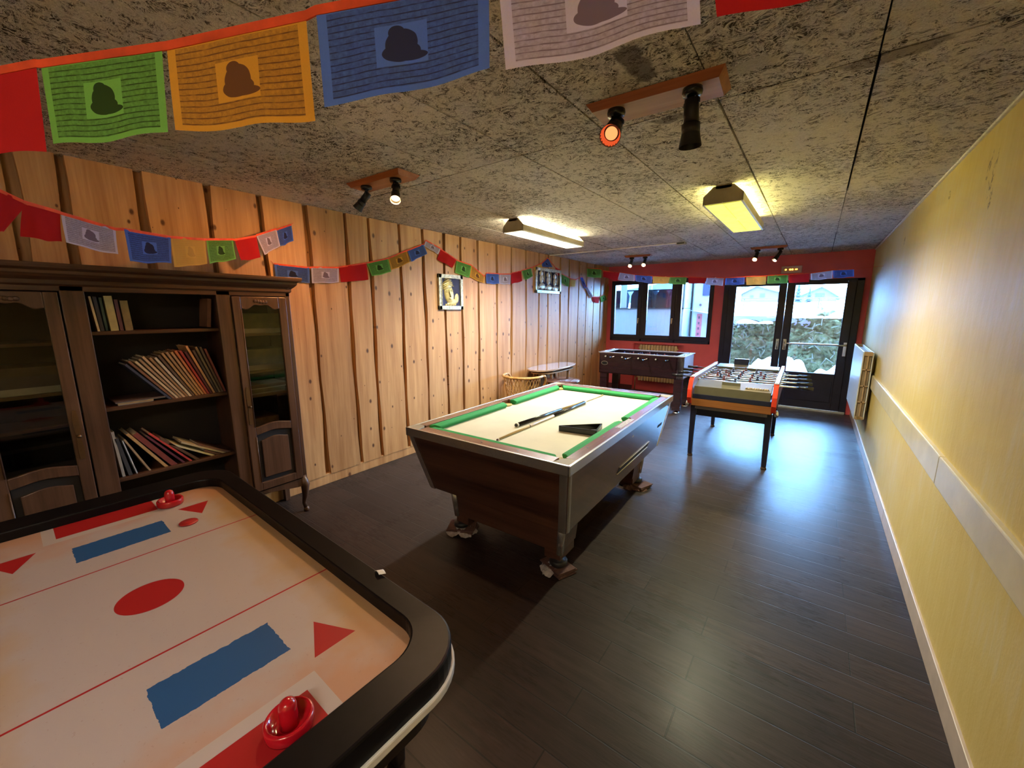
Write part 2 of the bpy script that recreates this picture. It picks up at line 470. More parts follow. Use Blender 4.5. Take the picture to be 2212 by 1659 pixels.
    def build(s, name, mats, parent=None, bevel=0.0, seg=2, solid=0.0):
        me = bpy.data.meshes.new(name)
        me.from_pydata(s.v, [], s.f)
        if not isinstance(mats, (list, tuple)): mats = [mats]
        for m in mats: me.materials.append(m)
        me.polygons.foreach_set('material_index', s.mi)
        me.polygons.foreach_set('use_smooth', s.sm)
        if s.uv:
            l = me.uv_layers.new(name='UVMap')
            for fi, uvs in s.uv.items():
                for li, q in zip(me.polygons[fi].loop_indices, uvs): l.data[li].uv = q
        if s.tone:
            a = me.attributes.new('tone', 'FLOAT', 'FACE')
            for fi, t in s.tone.items(): a.data[fi].value = t
        bm = bmesh.new(); bm.from_mesh(me)
        if not s.uv: bmesh.ops.recalc_face_normals(bm, faces=bm.faces)
        bm.to_mesh(me); bm.free()
        me.validate(); me.update()
        o = bpy.data.objects.new(name, me); COL.objects.link(o)
        if parent: o.parent = parent
        if bevel > 0:
            md = o.modifiers.new('edge', 'BEVEL'); md.width = bevel; md.segments = seg; md.limit_method = 'ANGLE'; md.angle_limit = R(35)
        if solid > 0:
            md = o.modifiers.new('thick', 'SOLIDIFY'); md.thickness = solid; md.offset = 0
        return o


def tag(o, label=None, cat=None, group=None, kind=None):
    if label: o['label'] = label
    if cat: o['category'] = cat
    if group: o['group'] = group
    if kind: o['kind'] = kind
    return o


def thing(name, label, cat, loc=(0, 0, 0), rz=0.0, group=None, rot=None, kind=None):
    o = bpy.data.objects.new(name, None); COL.objects.link(o); o.empty_display_size = 0.1
    o.location = loc; o.rotation_euler = rot if rot else (0, 0, rz)
    return tag(o, label, cat, group, kind)


def copy_tree(o, parent=None, label=None):
    c = o.copy(); COL.objects.link(c); c.parent = parent
    if label: c['label'] = label
    for ch in list(o.children): copy_tree(ch, c)
    return c


def part(o, label): o['label'] = label; return o

# ================================================================== ROOM SHELL
XL, XR, YB, YF, H = -3.5175, 0.5737, 7.916, -2.6, 2.45
WT = 0.22
PINE = wood('knotty_pine_boards', (0.36, 0.165, 0.055), (0.56, 0.315, 0.135), 2, 1.0, 0.5, 0.2, knots=True, attr=True)
RED = pm('red_wall_paint', (0.74, 0.12, 0.14), 0.45, var=0.08, vs=3, bump=0.12, bs=70)
YEL = wall_yellow()
CREAM = pm('cream_painted_board', (0.60, 0.52, 0.33), 0.38, var=0.1, vs=6, bump=0.1, bs=30, spec=0.6)
DARKFR = pm('window_frame_flare_blue', (0.016, 0.014, 0.034), 0.30, var=0.2, vs=10)  # blue flare around the panes put into the frame's base colour
GLASS = glass('clear_window_glass', (0.96, 0.98, 1.0))
CHROME = pm('chrome', (0.75, 0.75, 0.77), 0.18, 1.0, var=0.03)
ALU = pm('satin_aluminium_trim', (0.70, 0.69, 0.68), 0.27, 0.9, var=0.05)
BLACK = pm('matt_black', (0.012, 0.012, 0.014), 0.45, var=0.2)
BLACKG = pm('black_glossy_plastic', (0.010, 0.010, 0.012), 0.22, var=0.2)


def struct(o, label=None): o['kind'] = 'structure'; (label and tag(o, label)); return o


b = MB().box(XL - 0.3, XR + 0.3, YF - 0.2, YB + 0.24, -0.06, 0.0)
struct(b.build('floor', floor_mat()))

b = MB()
b.box(XL - 0.3, XR + 0.3, YF - 0.2, YB + 0.24, H + 0.022, H + 0.12, m=1)
xs = [XL - 0.02] + [0.075 - 0.5 * k for k in range(7, -1, -1)] + [XR + 0.02]
ys = [YF - 0.02, -2.0, 0.0, 2.0, 4.0, 6.0, YB + 0.02]
xs = [x for i, x in enumerate(xs) if i == 0 or x - xs[i - 1] > 0.05]
for i in range(len(xs) - 1):
    for j in range(len(ys) - 1):
        g1 = random.choice((0.002, 0.0035, 0.006)); g2 = random.choice((0.002, 0.004, 0.006))
        dz = random.uniform(0, 0.004)
        b.box(xs[i] + g1, xs[i + 1] - g1, ys[j] + g2, ys[j + 1] - g2, H + dz, H + 0.025, tone=random.random())
struct(b.build('ceiling', [ceiling_mat(), pm('dark_ceiling_void', (0.01, 0.008, 0.007), 0.9)]))

# left wall of waney edged vertical pine boards
edges = [-2.6, -2.3, -2.02, -1.71, -1.4, -1.06, -0.75, -0.42, -0.1, .232, .412, .755, 1.106, 1.442, 1.789, 2.134, 2.375, 2.724, 3.037, 3.342, 3.618, 3.921, 4.297, 4.622, 4.98, 5.324, 5.589, 5.977, 6.272, 6.628, 6.937, 7.248, 7.56, 7.75, 7.916]
b = MB()
b.box(XL - 0.2, XL - 0.016, YF, YB + 0.2, 0, H + 0.02, m=1)
for i in range(len(edges) - 1):          # under layer in the gaps, lowest tone stands for groove shade
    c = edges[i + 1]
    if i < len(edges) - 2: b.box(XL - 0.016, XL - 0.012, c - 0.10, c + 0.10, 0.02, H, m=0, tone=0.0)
for i in range(len(edges) - 1):
    y0, y1 = edges[i] + 0.017, edges[i + 1] - 0.017
    if i == 0: y0 = edges[0]
    if i == len(edges) - 2: y1 = edges[-1]
    tone = random.uniform(0.35, 1.0); n = 16; ph = random.uniform(0, 6); ph2 = random.uniform(0, 6); am = random.uniform(0.004, 0.011)
    k = len(b.v)
    zz = [0.09 + (H - 0.09) * q / n for q in range(n + 1)]
    for q, z in enumerate(zz):
        a0 = y0 + am * math.sin(z * 3.1 + ph) + 0.004 * math.sin(z * 9 + ph2)
        a1 = y1 + am * math.sin(z * 2.6 + ph2) + 0.004 * math.sin(z * 8 + ph)
        if i == len(edges) - 2: a1 = y1
        t = 0.040
        for yy, xx in ((a0, XL), (a0 + 0.002, XL + t), (a1 - 0.002, XL + t), (a1, XL)): b.v.append((xx, yy, z))
    for q in range(n):
        for e in range(3):
            a = k + q * 4 + e
            b.face((a, a + 1, a + 5, a + 4), 0, tone=tone)
    b.face((k, k + 3, k + 2, k + 1), 0, tone=tone)
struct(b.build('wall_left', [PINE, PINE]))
b = MB().box(XL - 0.01, XL + 0.034, YF, YB, 0.0, 0.098, tone=0.8)
struct(b.build('baseboard_left', PINE, bevel=0.004))

b = MB().box(XR, XR + 0.25, YF, YB + 0.2, -0.02, H + 0.03)
struct(b.build('wall_right', YEL))
b = MB()
b.box(XR - 0.012, XR + 0.01, YF, 3.93, 0, 0.106); b.box(XR - 0.012, XR + 0.01, 3.936, YB, 0, 0.106)
struct(b.build('baseboard_right', pm('pale_pinkish_baseboard', (0.50, 0.40, 0.32), 0.35, var=0.12, vs=9), bevel=0.003))
b = MB()
b.box(XR - 0.022, XR + 0.01, YF, 2.742, 0.742, 0.888); b.box(XR - 0.022, XR + 0.01, 2.747, 6.5, 0.742, 0.888)
struct(b.build('trim_1', CREAM, bevel=0.006))
b = MB().box(XR - 0.014, XR + 0.005, YF, YB, H - 0.012, H + 0.003)
struct(b.build('trim_2', pm('white_caulk_bead', (0.72, 0.68, 0.60), 0.6, var=0.15, vs=30, bump=0.3), bevel=0.004))

# back wall with window, door and radiator niche
WX0, WX1, WZ0, WZ1 = -3.39, -1.495, 0.985, 2.165
DX0, DX1, DZ1 = -1.335, 0.505, 2.055
b = MB()
Y0, Y1 = YB, YB + WT
b.box(XL - 0.2, WX0, Y0, Y1, 0, H + 0.02)
b.box(WX0, WX1, Y0, Y1, WZ1, H + 0.02)
b.box(WX0, -2.88, Y0, Y1, 0, WZ0); b.box(-1.93, WX1, Y0, Y1, 0, WZ0)
b.box(-2.88, -1.93, Y0 + 0.07, Y1, 0, WZ0); b.box(-2.88, -1.93, Y0, Y0 + 0.08, 0.94, WZ0)
b.box(WX1, DX0, Y0, Y1, 0, H + 0.02)
b.box(DX0, DX1, Y0, Y1, DZ1, H + 0.02)
b.box(DX1, XR + 0.2, Y0, Y1, 0, H + 0.02)
struct(b.build('wall_back', RED))
b = MB(); b.box(XL, -2.88, Y0 - 0.012, Y0 + 0.01, 0, 0.09); b.box(-1.93, DX0, Y0 - 0.012, Y0 + 0.01, 0, 0.09)
struct(b.build('baseboard_back', pm('dark_red_skirting', (0.10, 0.025, 0.03), 0.4)))
struct(MB().box(XL - 0.2, XR + 0.2, YF - 0.2, YF, 0, H + 0.02).build('wall_front', YEL))


def wpart(mb, name, mats, par, bevel=0.0, **k):
    """mesh given in world coordinates, parented to an unrotated thing"""
    o = mb.build(name, mats, par, bevel, **k)
    p = Vector((0, 0, 0)); q = par
    while q: p += q.location; q = q.parent
    o.location = -p
    return o


# window_1: three dark sashes
w1 = thing('window_1', 'dark framed three-pane window in the red wall', 'window', (-2.44, 7.95, WZ0)); w1['kind'] = 'structure'
fy0, fy1 = 7.90, 7.99
b = MB()
b.box(WX0, WX1, fy0, fy1, WZ0, WZ0 + 0.055); b.box(WX0, WX1, fy0, fy1, WZ1 - 0.03, WZ1)
b.box(WX0, WX0 + 0.03, fy0, fy1, WZ0, WZ1); b.box(WX1 - 0.03, WX1, fy0, fy1, WZ0, WZ1)
b.box(-2.775, -2.735, fy0, fy1, WZ0, WZ1); b.box(-2.135, -2.10, fy0, fy1, WZ0, WZ1)
wpart(b, 'window_frame', DARKFR, w1, 0.004)
for (a0, a1, h) in ((-3.36, -2.775, 1), (-2.735, -2.135, 1), (-2.10, -1.525, 0)):
    z0, z1 = WZ0 + 0.055, WZ1 - 0.03
    g0, g1 = {(-3.36): (-3.314, -2.847), (-2.735): (-2.66, -2.207), (-2.10): (-2.027, -1.562)}[a0]
    b = MB()
    b.box(a0, g0, 7.895, 7.95, z0, z1); b.box(g1, a1, 7.895, 7.95, z0, z1)
    b.box(g0, g1, 7.895, 7.95, z0, 1.113); b.box(g0, g1, 7.895, 7.95, 2.085, z1)
    sash = wpart(b, 'sash', DARKFR, w1, 0.004)
    pn = MB().box(g0 - 0.005, g1 + 0.005, 7.92, 7.926, 1.108, 2.09).build('pane', GLASS, sash)
    if h:
        hx = g1 + 0.035
        hb = MB().box(hx - 0.012, hx + 0.012, 7.885, 7.896, 1.36, 1.44).cyl((hx, 7.87, 1.42), (hx, 7.896, 1.42), 0.008, n=10).box(hx - 0.009, hx + 0.009, 7.862, 7.875, 1.34, 1.43)
        hb.build('handle', ALU, sash)

# door_1: glazed double door
d1 = thing('door_1', 'dark framed glazed double door with a push bar', 'door', (-0.42, 7.95, 0)); d1['kind'] = 'structure'
b = MB()
b.box(DX0, DX0 + 0.075, 7.89, 8.0, 0, DZ1); b.box(DX1 - 0.085, DX1, 7.89, 8.0, 0, DZ1); b.box(DX0, DX1, 7.89, 8.0, DZ1 - 0.04, DZ1)
wpart(b, 'door_frame', DARKFR, d1, 0.004)
wpart(MB().box(DX0 + 0.01, DX1 - 0.005, 7.88, 8.0, 0.0, 0.035), 'threshold', pm('pale_worn_metal', (0.55, 0.55, 0.53), 0.35, 0.4), d1, 0.004)
for (a0, a1, g0, g1) in ((-1.26, -0.43, -1.150, -0.525), (-0.425, 0.42, -0.325, 0.318)):
    b = MB(); z0, z1 = 0.04, DZ1 - 0.04
    b.box(a0, g0, 7.875, 7.94, z0, z1); b.box(g1, a1, 7.875, 7.94, z0, z1)
    b.box(g0, g1, 7.875, 7.94, z0, 0.605); b.box(g0, g1, 7.875, 7.94, 1.985, z1)
    b.box(g0 + 0.02, g1 - 0.02, 7.868, 7.88, 0.16, 0.50)
    leaf = wpart(b, 'door_leaf', DARKFR, d1, 0.005)
    MB().box(g0 - 0.005, g1 + 0.005, 7.905, 7.911, 0.6, 1.99).build('pane', GLASS, leaf)
    e = MB()
    for q in ((g0, 0.605, g1, 1.985),):
        e.box(q[0], q[0] + 0.008, 7.868, 7.906, q[1], q[3]); e.box(q[2] - 0.008, q[2], 7.868, 7.906, q[1], q[3])
        e.box(q[0], q[2], 7.868, 7.906, q[1], q[1] + 0.008); e.box(q[0], q[2], 7.868, 7.906, q[3] - 0.008, q[3])
    e.build('glazing_bead', pm('dark_glazing_bead', (0.06, 0.04, 0.05), 0.3), leaf)
    hx = -0.475 if a0 < -1 else -0.375
    hb = MB().box(hx - 0.02, hx + 0.02, 7.855, 7.876, 0.96, 1.13).cyl((hx, 7.82, 1.09), (hx, 7.86, 1.09), 0.009, n=10)
    hb.tube([(hx, 7.822, 1.09), (hx + 0.004, 7.815, 1.05), (hx + 0.004, 7.815, 0.97)], 0.008)
    hb.build('handle', ALU, leaf)
pb = MB().cyl((-0.335, 7.80, 1.066), (0.40, 7.80, 1.066), 0.014, n=14)
pb.tube([(-0.33, 7.80, 1.066), (-0.345, 7.84, 1.066), (-0.345, 7.876, 1.066)], 0.012).tube([(0.385, 7.80, 1.066), (0.40, 7.84, 1.066), (0.40, 7.876, 1.066)], 0.012)
pb.box(0.365, 0.405, 7.835, 7.876, 0.90, 1.11).box(-0.385, -0.35, 7.83, 7.876, 1.02, 1.12)
wpart(pb, 'push_bar', ALU, d1, 0.003)

# ================================================================== OUTSIDE
SHADE_EAVE = pm('added_shading_eaves', (0.10, 0.09, 0.08), 0.8)
b = MB(); b.box(-9, 6, YB + 0.02, YB + WT, H + 0.02, 6.0); b.box(-9, XL - 0.2, YB, YB + WT, 0, 6.0); b.box(XR + 0.2, 6, YB, YB + WT, 0, 6.0)
b.box(-9, 6, YB + 0.1, 9.75, 2.95, 3.12)  # unseen eaves added to keep sky light off the coach side
struct(b.build('wall_outside', SHADE_EAVE), 'outer wall and deep eaves added out of view to shade the coach')
SNOW = pm('fresh_snow', (0.80, 0.83, 0.88), 0.7, var=0.05, vs=3, bump=0.4, bs=14)


def hill_noise(x, y): return 0.05 * math.sin(x * 2.3 + 1) + 0.04 * math.sin(y * 3.1 + x) + 0.03 * math.sin(x * 6.1 + y * 2.2)


b = MB().grid(lambda u, v: (-18 + 30 * u, 8.15 + 12 * v, -0.02 + 0.03 * math.sin(-18 + 90 * u)), 60, 30, uv=False)
struct(b.build('snow_ground', SNOW), 'snow covered yard outside the door and window')
def terrace(u, v):
    x = -1.62 + 30 * (u - (0.5 * v if v > 0 else 0)) * (1 + 2 * v); y = 10.80 + 64 * v ** 2.0
    return x, y, 1.50 + hill_noise(x, y) + (y - 10.75) * 0.022 - (1.4 if v == 0 else 0)
b = MB().grid(terrace, 110, 60, uv=False)
struct(b.build('snow_terrace', SNOW), 'snow covered terrace rising beyond the hedge towards the chalets')

def hedge_mat():
    m, nt, bb = _bsdf('ivy_and_twigs')
    v = _coord(nt)
    n = _noise(nt, v, 7, 6, 0.7, 0.6); n2 = _noise(nt, v, 30, 4, 0.7)
    f = _math(nt, 'ADD', _math(nt, 'MULTIPLY', n, 0.6), _math(nt, 'MULTIPLY', n2, 0.4))
    nt.links.new(_ramp(nt, f, [(0.33, (0.05, 0.042, 0.02)), (0.48, (0.12, 0.11, 0.035)), (0.6, (0.19, 0.15, 0.07)), (0.75, (0.28, 0.23, 0.15))]), bb.inputs['Base Color'])
    bb.inputs['Roughness'].default_value = 0.9
    _bump(nt, bb, f, 0.8, 0.05)
    return m
random.seed(3)
def hfn(u, v):
    x = -1.64 + 5.2 * u; z = 0.2 + (1.27 + 0.12 * math.sin(x * 2.1 + 0.8) + 0.05 * math.sin(x * 9)) * v
    y = 10.6 + 0.15 * v + 0.10 * math.sin(x * 5 + z * 7) * math.sin(z * 5 + 1) + random.uniform(-0.05, 0.05)
    if v > 0.985: y += 0.25
    return x, y, z
hb = MB().grid(hfn, 130, 34, uv=False)
hedge = tag(hb.build('hedge', hedge_mat()), 'brown-green ivy hedge on the bank seen through the glass door', 'hedge')
b = MB()
for q in range(170):        # loose leaves and twigs standing off the hedge face
    x = random.uniform(-1.6, 3.2); z = random.uniform(0.45, 1.45); y = 10.52 + random.uniform(-0.06, 0.06)
    a = random.uniform(0, 3); l = random.uniform(0.03, 0.09)
    b.obox((x, y, z), (l, 0.004, 0.008), Matrix.Rotation(a, 3, 'Y') @ Matrix.Rotation(random.uniform(-.5, .5), 3, 'Z'))
tw = b.build('ivy', pm('dead_stems', (0.12, 0.10, 0.06), 0.9, var=0.5, vs=4), hedge)

def heap(x0, x1, y0, hmax, seed, name, label, yw=0.5):
    rr = random.Random(seed)
    ph = [rr.uniform(0, 6) for _ in range(4)]
    def fn(u, v):
        x = x0 + (x1 - x0) * u; t = v * math.pi
        h = hmax * (0.72 + 0.16 * math.sin(x * 4.3 + ph[0]) + 0.12 * math.sin(x * 11 + ph[1]) + 0.08 * math.sin(x * 23 + ph[2]) + rr.uniform(-.03, .03))
        e = min(1, min(u, 1 - u) * 12)
        return x, y0 - yw * math.cos(t) + rr.uniform(-.02, .02), -0.05 + (h + 0.05) * max(0, math.sin(t)) ** 0.7 * e
    return struct(MB().grid(fn, 120, 14, uv=False).build(name, SNOW), label)
heap(-1.62, 3.4, 9.9, 0.70, 5, 'snow_bank', 'ploughed ridge of lumpy snow at the foot of the hedge', 0.45)
# snow caps lying on the hedge top
def cap_fn(x0, x1, seed, yb, zt, hh):
    rr = random.Random(seed)
    def fn(u, v):
        x = x0 + (x1 - x0) * u; t = v * math.pi; e = max(0.02, math.sin(u * math.pi)) ** 0.4
        return x, yb - 0.22 * math.cos(t) * e, zt + hh * math.sin(t) * e * (0.8 + 0.3 * math.sin(x * 9 + seed)) + rr.uniform(-.006, .006)
    return fn
b = MB()
b.grid(cap_fn(-1.45, -1.0, 1, 10.48, 1.30, 0.09), 24, 8, uv=False); b.grid(cap_fn(-1.05, -0.75, 2, 10.50, 1.30, 0.06), 16, 8, uv=False)
b.grid(cap_fn(-0.9, 2.8, 4, 10.80, 1.42, 0.16), 90, 8, uv=False); b.grid(cap_fn(-1.66, -0.3, 6, 10.80, 1.46, 0.14), 40, 8, uv=False)
b.build('snow_cap', SNOW, hedge)

def shrub(x, y, z, h, n, seed, label):
    rr = random.Random(seed); b = MB()
    for q in range(n):
        a = rr.uniform(-0.5, 0.5); bb = rr.uniform(-0.3, 0.3); l = h * rr.uniform(0.5, 1)
        p0 = Vector((x + rr.uniform(-.1, .1), y, z - 0.05)); p1 = p0 + Vector((a * l * 0.5, bb * l, l * 0.6)); p2 = p1 + Vector((a * l * 0.3 + rr.uniform(-.05, .05), 0, l * 0.4))
        b.tube([p0, p1, p2], [0.008, 0.006, 0.003], 5)
        for s_ in (-1, 1): b.tube([p1, p1 + Vector((s_ * 0.09, 0, 0.10))], [0.005, 0.002], 5)
    return tag(b.build('bare_shrub', pm('bare_twig_bark', (0.07, 0.05, 0.045), 0.9)), label, 'shrub')
shrub(0.17, 11.3, 1.5, 0.45, 6, 1, 'taller bare shrub in the snow towards the right door pane edge')
shrub(-0.30, 11.0, 1.5, 0.20, 4, 2, 'small dark stub of a shrub poking from snow above the hedge')
shrub(0.02, 11.15, 1.5, 0.28, 5, 3, 'low bare shrub beside the taller one on the snow terrace')
rl = MB().tube([(-1.9, 14, 1.93), (1.6, 14, 1.90)], 0.02, 6)
for x in (-1.8, -0.9, 0.0, 0.9): rl.cyl((x, 14, 1.4), (x, 14, 1.93), 0.015, n=6)
tag(rl.build('handrail', pm('dark_rail_metal', (0.03, 0.03, 0.035), 0.5)), 'thin dark rail across the snow terrace above the hedge', 'rail')

# chalets, trees, mountain
WALLW = pm('pinkish_white_render', (0.045, 0.036, 0.040), 0.8); WALLP = pm('pink_render', (0.040, 0.020, 0.020), 0.8)
SLATE = pm('grey_slate', (0.010, 0.010, 0.014), 0.7); SHUT = pm('brown_shutter_wood', (0.008, 0.005, 0.005), 0.7)


def chalet(name, label, x0, x1, y0, y1, zb, ze, zp, px, wallm, wins, over=0.35):
    t = thing(name, label, 'chalet', ((x0 + x1) / 2, y0, zb))
    fn = lambda a, c, w_: (a, w_, c)
    wpart(MB().prism([(x0, zb), (x1, zb), (x1, ze), (px, zp), (x0, ze)], fn, y0, y1), 'wall', wallm, t)
    def roof(a0, c0, a1, c1, th):
        b = MB().prism([(a0, c0), (a1, c1), (a1, c1 + th), (a0, c0 + th)], fn, y0 - over, y1 + over); return b
    sl = (zp - ze) / max(0.01, (px - x0)); sr = (zp - ze) / max(0.01, (x1 - px))
    wpart(roof(x0 - over, ze - over * sl, px, zp, 0.10), 'roof', SLATE, t); wpart(roof(px, zp, x1 + over, ze - over * sr, 0.10), 'roof', SLATE, t)
    wpart(roof(x0 - over, ze - over * sl + 0.1, px, zp + 0.1, 0.28), 'roof_snow', SNOW, t); wpart(roof(px, zp + 0.1, x1 + over, ze - over * sr + 0.1, 0.28), 'roof_snow', SNOW, t)
    for (a, c, ww, hh) in wins:
        wpart(MB().box(a - ww / 2, a + ww / 2, y0 - 0.04, y0 + 0.02, c - hh / 2, c + hh / 2), 'window', SHUT, t)
    return t


chalet('chalet', 'pinkish white chalet at the upper corner of the left door pane', -12.5, -7.4, 58, 66, 1.5, 4.6, 5.7, -10, WALLW, [(-8.6, 3.9, 0.5, 0.8), (-9.6, 3.9, 0.5, 0.8), (-8.3, 2.9, 1.6, 0.12)])
chalet('chalet', 'pink gabled chalet with a snowy roof edge in the left door pane', -6.9, -3.3, 52, 60, 1.5, 3.35, 4.1, -5.55, WALLP, [(-5.0, 3.15, 0.45, 0.45), (-6.0, 3.0, 0.3, 0.4)])
chalet('chalet', 'low grey chalet under deep snow in the right door pane', -1.6, 1.3, 50, 58, 1.5, 2.9, 3.75, 0.1, WALLW, [(0.0, 3.0, 0.7, 0.4), (-0.8, 2.7, 0.4, 0.3)])
mt = MB().prism([(-60, 0), (60, 0), (60, 8), (30, 12), (8, 7.5), (-4, 9), (-9, 12.5), (-20, 16), (-40, 12), (-60, 9)], lambda a, c, w_: (a, w_, c), 150, 170)
struct(mt.build('mountain', pm('hazy_forested_slope', (0.06, 0.07, 0.10), 0.9, var=0.3, vs=0.3)), 'grey wooded mountain slope far behind the chalets')


def conifer(x, y, z0, h, label, snow=True):
    t = thing('conifer', label, 'tree', (x, y, z0), group='conifers beyond the snow terrace')
    MB().cyl((0, 0, 0), (0, 0, h * 0.3), 0.06, n=8).build('trunk', SHUT, t)
    b = MB()
    for q in range(6):
        zz = h * (0.15 + 0.14 * q); r = h * 0.20 * (1 - q / 6.5)
        b.lathe([(r, zz), (r * 0.35, zz + h * 0.14), (0.001, zz + h * 0.22)], n=11)
    b.build('foliage', pm('snow_dusted_needles', (0.006, 0.009, 0.010), 0.9, var=0.6, vs=5), t)
for (x, z0, h, lab) in ((-1.60, 1.9, 2.1, 'tallest dark conifer left of the low grey chalet'), (-0.75, 1.9, 1.7, 'middle conifer just left of the low grey chalet'), (-2.45, 1.9, 1.5, 'shortest dark conifer left in the right door pane'), (0.15, 2.6, 1.6, 'conifer rising behind the snowy roof of the low grey chalet')):
    conifer(x, 46 if z0 < 2.5 else 60, z0, h, lab)

# white coach parked outside the window, and a second white vehicle behind its nose
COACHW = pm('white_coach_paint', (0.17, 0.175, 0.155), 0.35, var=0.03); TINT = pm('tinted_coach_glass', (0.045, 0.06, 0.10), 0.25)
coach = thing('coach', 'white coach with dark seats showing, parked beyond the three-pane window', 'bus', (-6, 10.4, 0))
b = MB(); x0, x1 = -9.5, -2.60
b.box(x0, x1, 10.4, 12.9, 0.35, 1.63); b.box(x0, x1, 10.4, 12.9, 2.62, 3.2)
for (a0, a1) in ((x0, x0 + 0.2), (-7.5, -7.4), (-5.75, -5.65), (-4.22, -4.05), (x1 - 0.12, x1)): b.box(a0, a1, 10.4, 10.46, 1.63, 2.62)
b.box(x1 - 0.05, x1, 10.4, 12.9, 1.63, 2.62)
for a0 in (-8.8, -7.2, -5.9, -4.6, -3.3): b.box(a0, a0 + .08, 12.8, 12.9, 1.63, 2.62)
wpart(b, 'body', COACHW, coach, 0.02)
b = MB()
for (a0, a1) in ((x0 + 0.2, -7.5), (-7.4, -5.75), (-5.65, -4.22), (-4.05, -3.42), (-3.40, x1 - 0.12)): b.box(a0, a1, 10.43, 10.44, 1.66, 2.6)
wpart(b, 'window', glass('coach_glass', (0.55, 0.66, 0.8), 0.04), coach)
b = MB(); b.box(x0, x1, 10.385, 10.401, 1.615, 1.645)
wpart(b, 'window_seal', BLACK, coach)
b = MB().box(-4.3, x1 - 0.12, 10.55, 10.58, 2.08, 2.11)
wpart(b, 'grab_rail', BLACK, coach)
SEATF = pm('blue_grey_seat_fabric', (0.035, 0.045, 0.085), 0.9)
for x in (-8.9, -8.0, -7.1, -6.2, -5.3, -4.45, -3.92, -3.62, -3.25, -2.95):
    b = MB().prism([(x - 0.16, 1.2), (x + 0.14, 1.2), (x + 0.19, 1.98), (x + 0.12, 2.12), (x - 0.05, 2.12), (x - 0.13, 1.98)], lambda a, c, w_: (a, w_, c), 10.7, 11.2)
    wpart(b, 'seat', SEATF, coach, 0.03)
b = MB()
for x in (-8.2, -4.9): b.cyl((x, 10.39, 0.48), (x, 10.6, 0.48), 0.48, n=24)
wpart(b, 'wheel', BLACK, coach)
b = MB()
for q, (a0, a1) in enumerate(((-3.62, -3.58), (-3.50, -3.46), (-3.40, -3.35), (-3.31, -3.24))): b.box(a0, a1, 10.388, 10.401, 1.17 if q > 1 else 1.09, 1.19)
b.box(-3.65, -3.12, 10.390, 10.401, 1.03, 1.045)
wpart(b, 'decal', pm('faint_grey_decal', (0.12, 0.17, 0.20), 0.5), coach)
van = thing('van', 'white vehicle with a red strip sticker beside the coach, seen in the last window pane', 'van', (-2.2, 11.1, 0))
b = MB().prism([(-2.56, 0.4), (-1.78, 0.4), (-1.74, 1.5), (-1.82, 2.5), (-1.95, 2.75), (-2.56, 2.8)], lambda a, c, w_: (a, w_, c), 11.0, 13.2)
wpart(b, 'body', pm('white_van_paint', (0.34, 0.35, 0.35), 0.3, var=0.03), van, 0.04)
wpart(MB().box(-2.33, -1.93, 10.985, 11.0, 1.95, 2.5), 'window', TINT, van)
b = MB().box(-2.42, -2.30, 10.988, 11.0, 0.9, 1.50)
wpart(b, 'sticker', pm('faded_red_sticker', (0.40, 0.12, 0.12), 0.5), van)
b = MB()
for z in (1.0, 1.14, 1.27, 1.41): b.box(-2.385, -2.345, 10.982, 10.989, z - 0.03, z + 0.03)
b.cyl((-2.36, 10.982, 1.72), (-2.36, 11.0, 1.72), 0.03, n=10)
wpart(b, 'sticker_mark', pm('dark_sticker_mark', (0.10, 0.05, 0.06), 0.5), van)
wpart(MB().cyl((-2.2, 10.98, 0.4), (-2.2, 11.2, 0.4), 0.38, n=20), 'wheel', BLACK, van)

# ================================================================== POOL TABLE
random.seed(11)
WALNUT = wood('walnut_laminate', (0.030, 0.012, 0.008), (0.105, 0.045, 0.028), 0, 0.8, 0.28, 0.05, spec=0.6)
WALNUTY = wood('walnut_laminate_side', (0.030, 0.012, 0.008), (0.105, 0.045, 0.028), 1, 0.8, 0.20, 0.04, spec=0.8, coat=1.0)
RAILW = wood('rail_top_laminate', (0.13, 0.060, 0.038), (0.24, 0.125, 0.080), 1, 1.2, 0.26, 0.03, spec=0.6)
GREEN = pm('green_cushion_cloth', (0.022, 0.29, 0.075), 0.85, var=0.06, vs=30, bump=0.1, bs=400)
BED = pm('worn_beige_cloth', (0.62, 0.59, 0.46), 0.8, var=0.08, vs=3.2, bump=0.08, bs=500)
pt = thing('pool_table', 'pool table with beige bed and green cushions in dark walnut laminate', 'pool table', (-1.55, 2.706, 0), R(2.0))
HX, HY, TZ = 0.610, 1.045, 0.820
bx, by = 0.465, 0.885      # bed half sizes
wx, wy = 0.530, 0.950      # wood/cushion boundary

